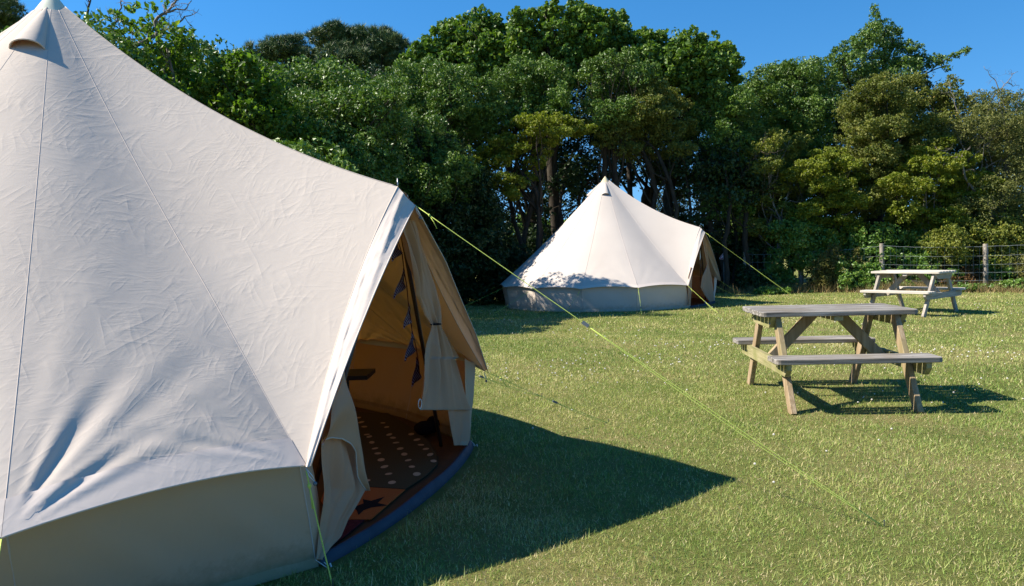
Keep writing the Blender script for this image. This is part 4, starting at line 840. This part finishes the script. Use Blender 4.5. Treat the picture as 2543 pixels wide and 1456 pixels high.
#GROUND
# ------------------------------------------------------------------ lawn
def ground_mat():
    m, nt, out = new_mat('lawn'); co = coord(nt)
    n1 = N(nt, 'TexNoise', Scale=.55, Detail=4.0, Roughness=.6); L(nt, co, n1.inputs['Vector'])
    n2 = N(nt, 'TexNoise', Scale=9.0, Detail=8.0, Roughness=.7); L(nt, co, n2.inputs['Vector'])
    n3 = N(nt, 'TexNoise', Scale=160.0, Detail=4.0, Roughness=.7); L(nt, co, n3.inputs['Vector'])
    a = mathn(nt, 'ADD', mathn(nt, 'MULTIPLY', n1.outputs['Fac'], .45), mathn(nt, 'ADD', mathn(nt, 'MULTIPLY', n2.outputs['Fac'], .3), mathn(nt, 'MULTIPLY', n3.outputs['Fac'], .35)))
    r = ramp(nt, [(.38, (.10, .13, .026)), (.50, (.18, .20, .05)), (.60, (.28, .25, .09)), (.70, (.38, .30, .15))], a)
    p = N(nt, 'BsdfPrincipled', Roughness=.9); p.inputs['Specular IOR Level'].default_value = .1
    L(nt, r.outputs[0], p.inputs['Base Color'])
    b = N(nt, 'Bump', Strength=1.0, Distance=.03); L(nt, mathn(nt, 'ADD', n3.outputs['Fac'], n2.outputs['Fac']), b.inputs['Height']); L(nt, b.outputs[0], p.inputs['Normal'])
    L(nt, p.outputs[0], out.inputs['Surface']); return m
M['lawn'] = ground_mat()
M['blade'] = leaf_mat('grass_blade', [(0, (.09, .15, .026)), (.35, (.215, .31, .060)), (.62, (.34, .375, .105)), (.80, (.50, .43, .19)), (1, (.68, .56, .33))], .55, .3, .25, (1.2, 1.25, .7))
M['straw'] = leaf_mat('dry_grass', [(0, (.10, .11, .03)), (.4, (.22, .17, .07)), (.8, (.34, .24, .11)), (1, (.42, .32, .18))], .8, .15, .15, (1, 1, 1))
g = MB(); S_ = 600; cuts = [-S_, -60, -30, -15, -5, 5, 15, 30, 60, S_]
g.grid([[(x, y, 0) for x in cuts] for y in [-S_, -40, -10, 0, 10, 20, 30, 60, 120, S_]])
tag(g.build('ground', M['lawn']), kind='structure')
def inside_tent(P, T, grow=.0):
    q = P - T.C; u = q @ T.X; v = q @ T.Y
    r = np.hypot(u, v); Rr = T.Rb + grow
    circ = r < Rr * np.cos(pi / T.N)
    door = (u < T.Db + .05 + grow + .13 * np.clip(1 - (v / T.db) ** 2, 0, 1)) & (np.abs(v) < T.db * (1.04)) & (u > 0)
    return circ | door
def scatter(r0, r1, dens, rng, ang=38):
    a = radians(ang); area = a * (r1 ** 2 - r0 ** 2); n = int(area * dens)
    r = np.sqrt(rng.uniform(r0 ** 2, r1 ** 2, n)); t = rng.uniform(-a, a, n) + radians(0)
    return np.stack([r * np.sin(t), r * np.cos(t), np.zeros(n)], 1)
def vnoise(P, f, s):
    x, y = P[:, 0] * f + s, P[:, 1] * f - s
    return (np.sin(x * 1.3 + 1.7 * np.sin(y * .9 + s)) + np.sin(y * 1.7 + 1.3 * np.sin(x * 1.1 - s)) + np.sin((x + y) * 2.3 + 2 * np.sin(x * .7 - y * .5))) / 3
def blades(P, rng, h, wd, seg=True, lean=.9, tint=None):
    n = len(P); t = rng.uniform(0, 2 * pi, n); d = np.stack([np.cos(t), np.sin(t), np.zeros(n)], 1); ln = (rng.random(n) ** .8 * lean)[:, None]
    t2 = t + rng.normal(pi / 2, .6, n); s = np.stack([np.cos(t2), np.sin(t2), np.zeros(n)], 1) * (wd * rng.uniform(.6, 1.2, n))[:, None]; z = np.array([0, 0, 1.0])
    hh = (h * rng.uniform(.45, 1.2, n))[:, None]
    top = P + d * hh * ln * 1.1 + z * hh * np.sqrt(np.clip(1 - .75 * ln ** 2, .05, 1))
    md = P + d * hh * ln * .35 + z * hh * .58
    if seg:
        V = np.stack([P - s, P + s, md + s * .8, md - s * .8, top], 1).reshape(-1, 3); i = np.arange(n, dtype=np.int32)[:, None] * 5
        F1 = i + np.array([[0, 1, 2, 3]]); F2 = i + np.array([[3, 2, 4, 4]])
        F = np.concatenate([F1, F2]); return V, F, 5
    V = np.stack([P - s, P + s, top], 1).reshape(-1, 3); return V, np.arange(3 * n, dtype=np.int32).reshape(-1, 3), 3
def grass(name, bands, seed, mat, kindlab):
    rng = np.random.default_rng(seed); Vs = []; Fs = []; Ts = []; off = 0
    for (r0, r1, dens, h, wd) in bands:
        P = scatter(r0, r1, dens, rng, 38 if r1 < 8 else 54); P = P[~inside_tent(P, T1, .02) & ~inside_tent(P, T2, .05)]
        P = P[(P[:, 1] < 20.6) | (P[:, 0] > 12)]
        cl = vnoise(P, 2.6, 1.3) * .5 + vnoise(P, 6.5, 4.1) * .5; keep = rng.random(len(P)) < .72 + .35 * cl; P = P[keep]; cl = cl[keep]
        big = .6 * vnoise(P, .8, 2.2) + .5 * vnoise(P, 1.9, 7.1); T = .45 + .36 * big + .18 * cl + rng.normal(0, .21, len(P)); straw = rng.random(len(P)) < .13 + .18 * np.clip(-cl, 0, 1) + .38 * np.clip(big, 0, 1); T = np.where(straw, rng.uniform(.78, 1, len(P)), np.clip(T, 0, .72))
        H = h * (1 + .55 * cl) * (1 + .9 * (rng.random(len(P)) < .04)) * np.where(straw, .85, 1)
        V, F, k = blades(P, rng, H, wd, False, 1.3)
        Vs.append(V); Fs.append(F + off); Ts.append(np.repeat(T, k)); off += len(V)
    return tag(mk(name, np.concatenate(Vs), np.concatenate(Fs), mat, attrs={'tint': np.concatenate(Ts)}), kindlab, kind='stuff')
grass('grass', [(1.6, 4.2, 13000, .026, .0016), (4.2, 7.5, 8500, .028, .0021), (7.5, 12, 3300, .032, .0036), (12, 25, 850, .038, .0065)], 5, M['blade'], 'short mown green grass with straw blades')
# clover flowers
rng = np.random.default_rng(9); P = np.concatenate([scatter(3.0, 6.5, 3, rng), scatter(6.5, 11, 26, rng), scatter(11, 18, 6, rng)]); P = P[~inside_tent(P, T1, .1) & ~inside_tent(P, T2, .1)]
wgt = vnoise(P, 1.1, 5.0); P = P[rng.random(len(P)) < np.clip(.25 + .8 * wgt, 0, 1)]; g = MB()
for p in P: r = float(rng.uniform(.005, .009)) * (1 if p[1] < 8 else 1.25); g.ball((p[0], p[1], .030), r, 5, sq=(1, 1, .8))
M['clover'] = simple_mat('clover_white', (.62, .58, .52), .9, .1)
tag(g.build('clover_flowers', M['clover']), 'small white clover heads dotted over the lawn', kind='stuff')

# ------------------------------------------------------------------ wire fence
FP = [np.array(p) for p in ((6.55, 21.2, 0), (7.95, 20.75, 0), (9.66, 19.85, 0), (11.86, 19.0, 0), (14.2, 18.1, 0), (16.5, 17.2, 0))]
tops = [at(1850, 626, 21.2)[2], at(1990, 620, 20.75)[2], at(2190, 605, 19.85)[2], at(2447, 606, 19.0)[2], 1.3, 1.3]
# keep the posts where the photo shows them
for i_, sx in enumerate((1850, 1988, 2190, 2447)): FP[i_][0] = at(sx, 650, FP[i_][1])[0]
fence = empty('wire_fence', tuple(FP[0]), 'sheep wire fence on round wooden posts in front of the hedge', 'fence')
M['post'] = wood_mat('fence_post', (.16, .13, .10), (.34, .30, .25), (.12, .11, .08), 2)
M['wire'] = simple_mat('galvanised_wire', (.30, .33, .33), .6, .4)
for i_, (p, tz) in enumerate(zip(FP, tops)):
    g = MB(); r = .068 if i_ == 1 else (.058 if i_ else .055); ln = np.array([.05 if i_ == 1 else .01, 0, 0])
    n = 9; pts = [p + np.array([0, 0, -.2]) + ln * 0, p + [0, 0, .5], p - ln + [0, 0, tz - .012], p - ln + [0, 0, tz]]
    g.tube(pts, [r, r * 1.02, r * .98, r * .9], 12); g.build('post', M['post'], fence, True)
g = MB(); wz = [.06, .24, .42, .60, .80, 1.02]
hz = lambda i, k: (tops[i] - .06) * wz[k] / 1.02 + .0
for i_ in range(len(FP) - 1):
    a, b = FP[i_] - [0, .06, 0], FP[i_ + 1] - [0, .06, 0]
    for k in range(6):
        pts = [lerp(a, b, q) + [0, 0, lerp(hz(i_, k), hz(i_ + 1, k), q) - (.035 if k == 5 else .02) * 4 * q * (1 - q) + .004 * sin(q * 40 + k)] for q in np.linspace(0, 1, 14)]
        g.tube(pts, .0030 if k == 5 else .0024, 4)
    nv = int(np.linalg.norm(b - a) / .15)
    for j in range(1, nv):
        q = j / nv; z1 = lerp(hz(i_, 5), hz(i_ + 1, 5), q) - .035 * 4 * q * (1 - q); z0 = lerp(hz(i_, 0), hz(i_ + 1, 0), q)
        g.tube([lerp(a, b, q) + [.01 * sin(j * 2.1), 0, z] for z in np.linspace(z0, z1, 6)], .0017, 3)
g.build('wire_mesh', M['wire'], fence)
# warning sign on the fence
sp_ = at(1797, 638, 21.0); sg = empty('warning_sign', tuple(sp_), 'small red bordered triangular warning sign with a dark figure, on the fence', 'sign')
M['red'] = simple_mat('sign_red', (.34, .10, .16), .5, .4); M['white'] = simple_mat('sign_white', (.60, .58, .62), .5, .4); M['ink'] = simple_mat('sign_ink', (.02, .025, .05), .5, .4)
def tri(c, s, tilt, y, th=.004):
    P = []
    for k, rr in ((90, 1), (210, 1), (330, 1)):
        for dd in (-9, 9):
            a = radians(k + dd + tilt); P.append(np.array(c) + [s * cos(a) * rr, y, s * sin(a) * rr])
    n = len(P); V = P + [p + np.array([0, th, 0]) for p in P]
    return V, [tuple(range(n)), tuple(range(n, 2*n))[::-1]] + [(i, n + i, n + (i+1) % n, (i+1) % n) for i in range(n)]
for nm, s, y, mt in (('sign_rim', .127, 0, 'white'), ('border', .115, -.004, 'red'), ('panel', .078, -.008, 'white')):
    g = MB(); g.add(*tri(sp_, s, -8, y)); g.build(nm, M[mt], sg)
g = MB(); c = sp_ + np.array([0, -.012, 0])
g.ball(c + [.003, 0, .028], .012, 8, sq=(1, .3, 1)); g.beam(c + [.003, 0, .018], c + [.006, 0, -.022], .03, .004, (1, 0, 0)); 
for x in (-.008, .014): g.beam(c + [x, 0, -.02], c + [x, 0, -.045], .009, .004, (1, 0, 0))
for s_ in (-1, 1): g.add([c + [s_ * .026, 0, .004], c + [s_ * .052, 0, -.046], c + [s_ * .026, 0, -.046]], [(0, 1, 2)])
g.build('figure', M['ink'], sg)
g = MB(); g.tube([sp_ + [0, .01, .05], FP[0] * [0, 0, 0] + sp_ + [0, .02, .35]], .002, 4); g.tube([sp_ + [0, .01, -.02], sp_ + [0, .03, -.95]], .006, 5); g.build('stake', M['wire'], sg)

# ------------------------------------------------------------------ undergrowth along the fence
def bush(name, label, cat, x0, x1, ytop, dep, kind, seed, h=None, dens=1.0, group='plants along the fence'):
    rng = np.random.default_rng(seed); LB = []; n = 7
    a = at(x0, 700, dep); b = at(x1, 700, dep); H = at((x0 + x1) / 2, ytop, dep)[2] * 1.18
    for i in range(n):
        q = (i + .5) / n; hh = H * rng.uniform(.5, 1.0); r = abs(b[0] - a[0]) / n * 1.0
        LB.append((np.array([lerp(a[0], b[0], q), dep + rng.uniform(-.25, .25), hh * .72]), (r, .26, hh * .26))); LB.append((np.array([lerp(a[0], b[0], q), dep + rng.uniform(-.2, .2), hh * .3]), (r * 1.05, .3, hh * .3)))
    c = np.array([(a[0] + b[0]) / 2, dep, 0]); root = empty(name, tuple(c), label, cat, group); g = MB()
    for (cc, r) in LB: g.tube(branch_path([cc[0] + rng.uniform(-.1, .1), dep, -.02], cc + [0, 0, r[2] * .8], rng, 5, .1), [.012, .01, .008, .006, .004], 4)
    for k in range(10): q = rng.random(); st = np.array([lerp(a[0], b[0], q), dep, H * .3]); twigs(g, st, unit(rng.normal(size=3) * [1, .5, .3] + [0, 0, 1.1]), H * .45, .008, 1, rng)
    g.build('stems', M['bark_grey'] if kind in ('brown', 'rust') else M['bark'], root, True)
    P, Nn, T, S = foliage(LB, kind, rng, dens); kp = P[:, 2] > .02; V, F, T = leaf_mesh(P[kp], Nn[kp], S[kp], KINDS[kind]['a'], T[kp], rng); mk('leaves', V, F, M[KINDS[kind]['mat']], root, attrs={'tint': T})
M['leaf_rust'] = leaf_mat('leaf_rust', G3((.09, .05, .02), (.16, .085, .03), (.22, .12, .045), (.28, .2, .09)), .7, .2, .15)
M['leaf_fern'] = leaf_mat('leaf_fern', G3((.07, .085, .02), (.13, .13, .03), (.20, .16, .045), (.26, .20, .08)), .6, .2, .2)
KINDS['rust'] = dict(l=.07, a=.4, dens=330, sub=.4, mat='leaf_rust', up=.4)
KINDS['fern'] = dict(l=.06, a=.45, dens=420, sub=.35, mat='leaf_fern', up=.6)
for a in ((1830, 1905, 668, 21.0, 'dark', 60, 'dark bramble at the fence foot right of the small tent'), (1890, 1962, 660, 20.9, 'low', 61, 'green bramble just left of the leaning post'), (1960, 2030, 706, 20.4, 'low', 62, 'bramble at the foot of the leaning post'),
          (2015, 2125, 618, 20.2, 'fern', 63, 'tall yellow-brown bracken right of the leaning post'), (2080, 2190, 650, 20.0, 'low', 64, 'green bramble between the bracken and the tall post'), (2190, 2290, 640, 20.1, 'low', 65, 'green bramble behind the far table top'),
          (2280, 2370, 655, 19.8, 'low', 66, 'bramble behind the right end of the far table'), (2330, 2445, 668, 19.7, 'rust', 67, 'rust brown dried dock plant left of the second tall post'), (2250, 2345, 648, 20.6, 'fern', 68, 'yellowing bracken behind the far table'), (2355, 2440, 640, 20.3, 'low', 69, 'green nettles behind the rust brown plant'),
          (2440, 2541, 640, 19.6, 'low', 70, 'green bramble right of the second tall post'), (2490, 2600, 690, 18.5, 'low', 71, 'low green bramble in front of the fence at the right edge'), (2370, 2440, 708, 18.85, 'low', 72, 'small green weed at the foot of the second tall post'), (1880, 1950, 716, 19.9, 'low', 73, 'low weed at the lawn edge right of the small tent'), (2150, 2250, 690, 19.6, 'low', 74, 'green weed under the far table'), (2520, 2640, 640, 19.0, 'fern', 75, 'yellowing bracken at the right edge')):
    bush('bush', a[6], 'bush', a[0], a[1], a[2], a[3], a[4], a[5], dens=2.0)
# dry grass strip at the fence foot
rng = np.random.default_rng(31); n = 60000; q = rng.random(n) ** 1.0; xs = np.interp(q * 2541, [0, 2541], [5.6, 17.0]); yb = np.interp(xs, [p[0] for p in FP], [p[1] for p in FP])
P = np.stack([xs, yb - .35 + rng.normal(0, .33, n), np.zeros(n)], 1); dn = vnoise(P, 1.3, 3.0) + .35 * (xs > 9); P = P[rng.random(n) < .35 + .5 * dn]
V, F, k = blades(P, rng, np.full(len(P), .25) * (1 + .5 * vnoise(P, 2, 1)), .006, False, .95); T = np.clip(rng.normal(.5, .25, len(P)), 0, 1)
tag(mk('dry_grass', V, F, M['straw'], attrs={'tint': np.repeat(T, k)}), 'long straw coloured dry grass along the foot of the fence', kind='stuff')
# grass beyond the hedge seen through the gaps: far field with a pale hedge line
rng = np.random.default_rng(44); n = 60000; X_ = rng.uniform(-40, 70, n); Y_ = rng.uniform(62, 70, n); hh = 3.2 + 1.2 * np.sin(X_ * .35) + .8 * np.sin(X_ * .9 + 1); Z_ = rng.random(n) ** .8 * hh
V, F, T = leaf_mesh(np.stack([X_, Y_, Z_], 1), unit(rng.normal(size=(n, 3)) + [0, -.5, .6]), np.full(n, .45), .7, np.clip(rng.normal(.6, .2, n), 0, 1), rng); tag(mk('far_hedge', V, F, M['leaf_low'], attrs={'tint': T}), 'distant hedge line across the field beyond the trees', kind='stuff')

# ------------------------------------------------------------------ picnic tables
WT = {'near': (wood_mat('weathered_top', (.09, .08, .068), (.36, .33, .29), (.18, .145, .10), 0), wood_mat('tan_frame', (.22, .15, .08), (.40, .30, .19), (.24, .20, .09), 2), wood_mat('green_bearer', (.19, .18, .07), (.36, .31, .17), (.17, .18, .05), 1)),
      'far': (wood_mat('bleached_top', (.38, .34, .29), (.62, .56, .47), (.42, .36, .28), 0), wood_mat('bleached_frame', (.26, .22, .18), (.46, .40, .33), (.22, .19, .15), 2), wood_mat('bleached_bearer', (.24, .22, .18), (.44, .40, .34), (.3, .28, .24), 1))}
def picnic(cx, cy, a, z0, key, label, yaw=None):
    top, fr, be = WT[key]; root = empty('picnic_table', (cx, cy, z0), label, 'picnic table', 'picnic tables on the lawn'); root.rotation_euler = (0, 0, a)
    Lh = .615 if key == 'near' else .60; TH = .7613; SH = .4338; W = .3466; SO = .7461; SW = .2493; FO = .6629; LF = .4696
    base = np.zeros(3)
    def part(mb, nm, mt, smooth=False):
        o = mk(nm, mb.V, mb.F, mt, None, smooth, mb.M); o.parent = root; return o
    def plank(mb, y0, y1, z, th, l0, l1, r0=False, r1=False, seed=0):
        # plank with eased edges; outer planks get rounded corners
        pr = []; rc = .035
        def outline():
            P = []
            for (x, y, sx, sy, rd) in ((l0, y0, 1, 1, r0), (l1, y0, -1, 1, r0), (l1, y1, -1, -1, r1), (l0, y1, 1, -1, r1)):
                r = rc if rd else .004
                ang = {(1, 1): (180, 270), (-1, 1): (270, 360), (-1, -1): (0, 90), (1, -1): (90, 180)}[(sx, sy)]
                for k in range(4): t = radians(ang[0] + (ang[1] - ang[0]) * k / 3); P.append((x + sx * r + r * cos(t), y + sy * r + r * sin(t)))
            return P
        o = outline(); cxx = (l0 + l1) / 2; cyy = (y0 + y1) / 2; n = len(o); e = .005
        sh = lambda p, k: (p[0] - np.sign(p[0] - cxx) * k, p[1] - np.sign(p[1] - cyy) * k)
        V = [(*sh(p, e), z - th) for p in o] + [(*p, z - th + e) for p in o] + [(*p, z - e) for p in o] + [(*sh(p, e), z) for p in o]
        F = [tuple(range(n))[::-1], tuple(range(3*n, 4*n))] + [(k*n + i, k*n + (i+1) % n, (k+1)*n + (i+1) % n, (k+1)*n + i) for k in range(3) for i in range(n)]
        mb.add(V, F)
    mb = MB(); n = 6; pw = (2 * W - .012 * (n - 1)) / n
    for i in range(n): y = -W + i * (pw + .012); plank(mb, y, y + pw, TH + .0015 * sin(i * 2.7), .040, -Lh, Lh, i == 0, i == n - 1)
    part(mb, 'tabletop', top)
    for s in (-1, 1):
        mb = MB(); n2 = 3; pw2 = (SW - .010 * (n2 - 1)) / n2; y0 = SO - SW
        for i in range(n2):
            y = y0 + i * (pw2 + .010); a0, a1 = (y, y + pw2) if s > 0 else (-y - pw2, -y)
            plank(mb, a0, a1, SH, .040, -Lh, Lh, (i == n2 - 1) and s < 0, (i == n2 - 1) and s > 0)
        part(mb, 'seat', top)
    for e in (-1, 1):
        xo = e * (LF + .045); xi = e * LF
        g = MB()   # top bearer with cut ends
        g.add([(xo - .02, -W + .03, TH - .042), (xo + .02, -W + .03, TH - .042), (xo + .02, W - .03, TH - .042), (xo - .02, W - .03, TH - .042), (xo - .02, -W + .10, TH - .135), (xo + .02, -W + .10, TH - .135), (xo + .02, W - .10, TH - .135), (xo - .02, W - .10, TH - .135)], [(0, 1, 2, 3), (7, 6, 5, 4), (4, 5, 1, 0), (5, 6, 2, 1), (6, 7, 3, 2), (7, 4, 0, 3)])
        part(g, 'top_bearer', be)
        g = MB(); q = SO - .02
        g.add([(xo - .02, -q, SH - .042), (xo + .02, -q, SH - .042), (xo + .02, q, SH - .042), (xo - .02, q, SH - .042), (xo - .02, -q, SH - .085), (xo + .02, -q, SH - .085), (xo + .02, q, SH - .085), (xo - .02, q, SH - .085), (xo - .02, -q + .05, SH - .14), (xo + .02, -q + .05, SH - .14), (xo + .02, q - .05, SH - .14), (xo - .02, q - .05, SH - .14)],
              [(0, 1, 2, 3), (8, 11, 10, 9), (4, 5, 1, 0), (5, 6, 2, 1), (6, 7, 3, 2), (7, 4, 0, 3), (8, 9, 5, 4), (9, 10, 6, 5), (10, 11, 7, 6), (11, 8, 4, 7)])
        part(g, 'seat_bearer', be)
        for s in (-1, 1):
            g = MB(); a_ = (xi, s * (W - .11), TH - .043); b_ = (xi, s * FO, -.01); g.beam(a_, b_, .088, .044, (0, 1, 0), ch=.004); part(g, 'leg', fr)
            for (yy, zz) in ((s * (W - .13), TH - .085), (s * (W - .07), TH - .10)):
                g2 = MB(); g2.tube([(xo + e * .018, yy, zz), (xo + e * .026, yy, zz)], .009, 8); part(g2, 'bolt', M['metal'])
            ym = lerp(W - .11, FO, (TH - SH + .1) / TH)
            g2 = MB(); g2.tube([(xo + e * .018, s * ym, SH - .09), (xo + e * .026, s * ym, SH - .09)], .009, 8); part(g2, 'bolt', M['metal'])
        g = MB(); g.beam((e * .10, 0, TH - .043), (xi - e * .0, 0, SH - .11), .088, .044, (1, 0, 0) if False else (0, 0, 1), ch=.004)
        part(g, 'brace', fr)
    g = MB(); g.beam((0, -W + .03, TH - .062), (0, W - .03, TH - .062), .07, .038, (1, 0, 0)); part(g, 'top_batten', be)
    return root
picnic(2.6442, 6.4243, -.0637, 0, 'near', 'nearer grey weathered wooden picnic table with tan legs')
picnic(7.1906, 13.6449, -.9058, 0, 'far', 'farther bleached pale picnic table near the wire fence')
#END
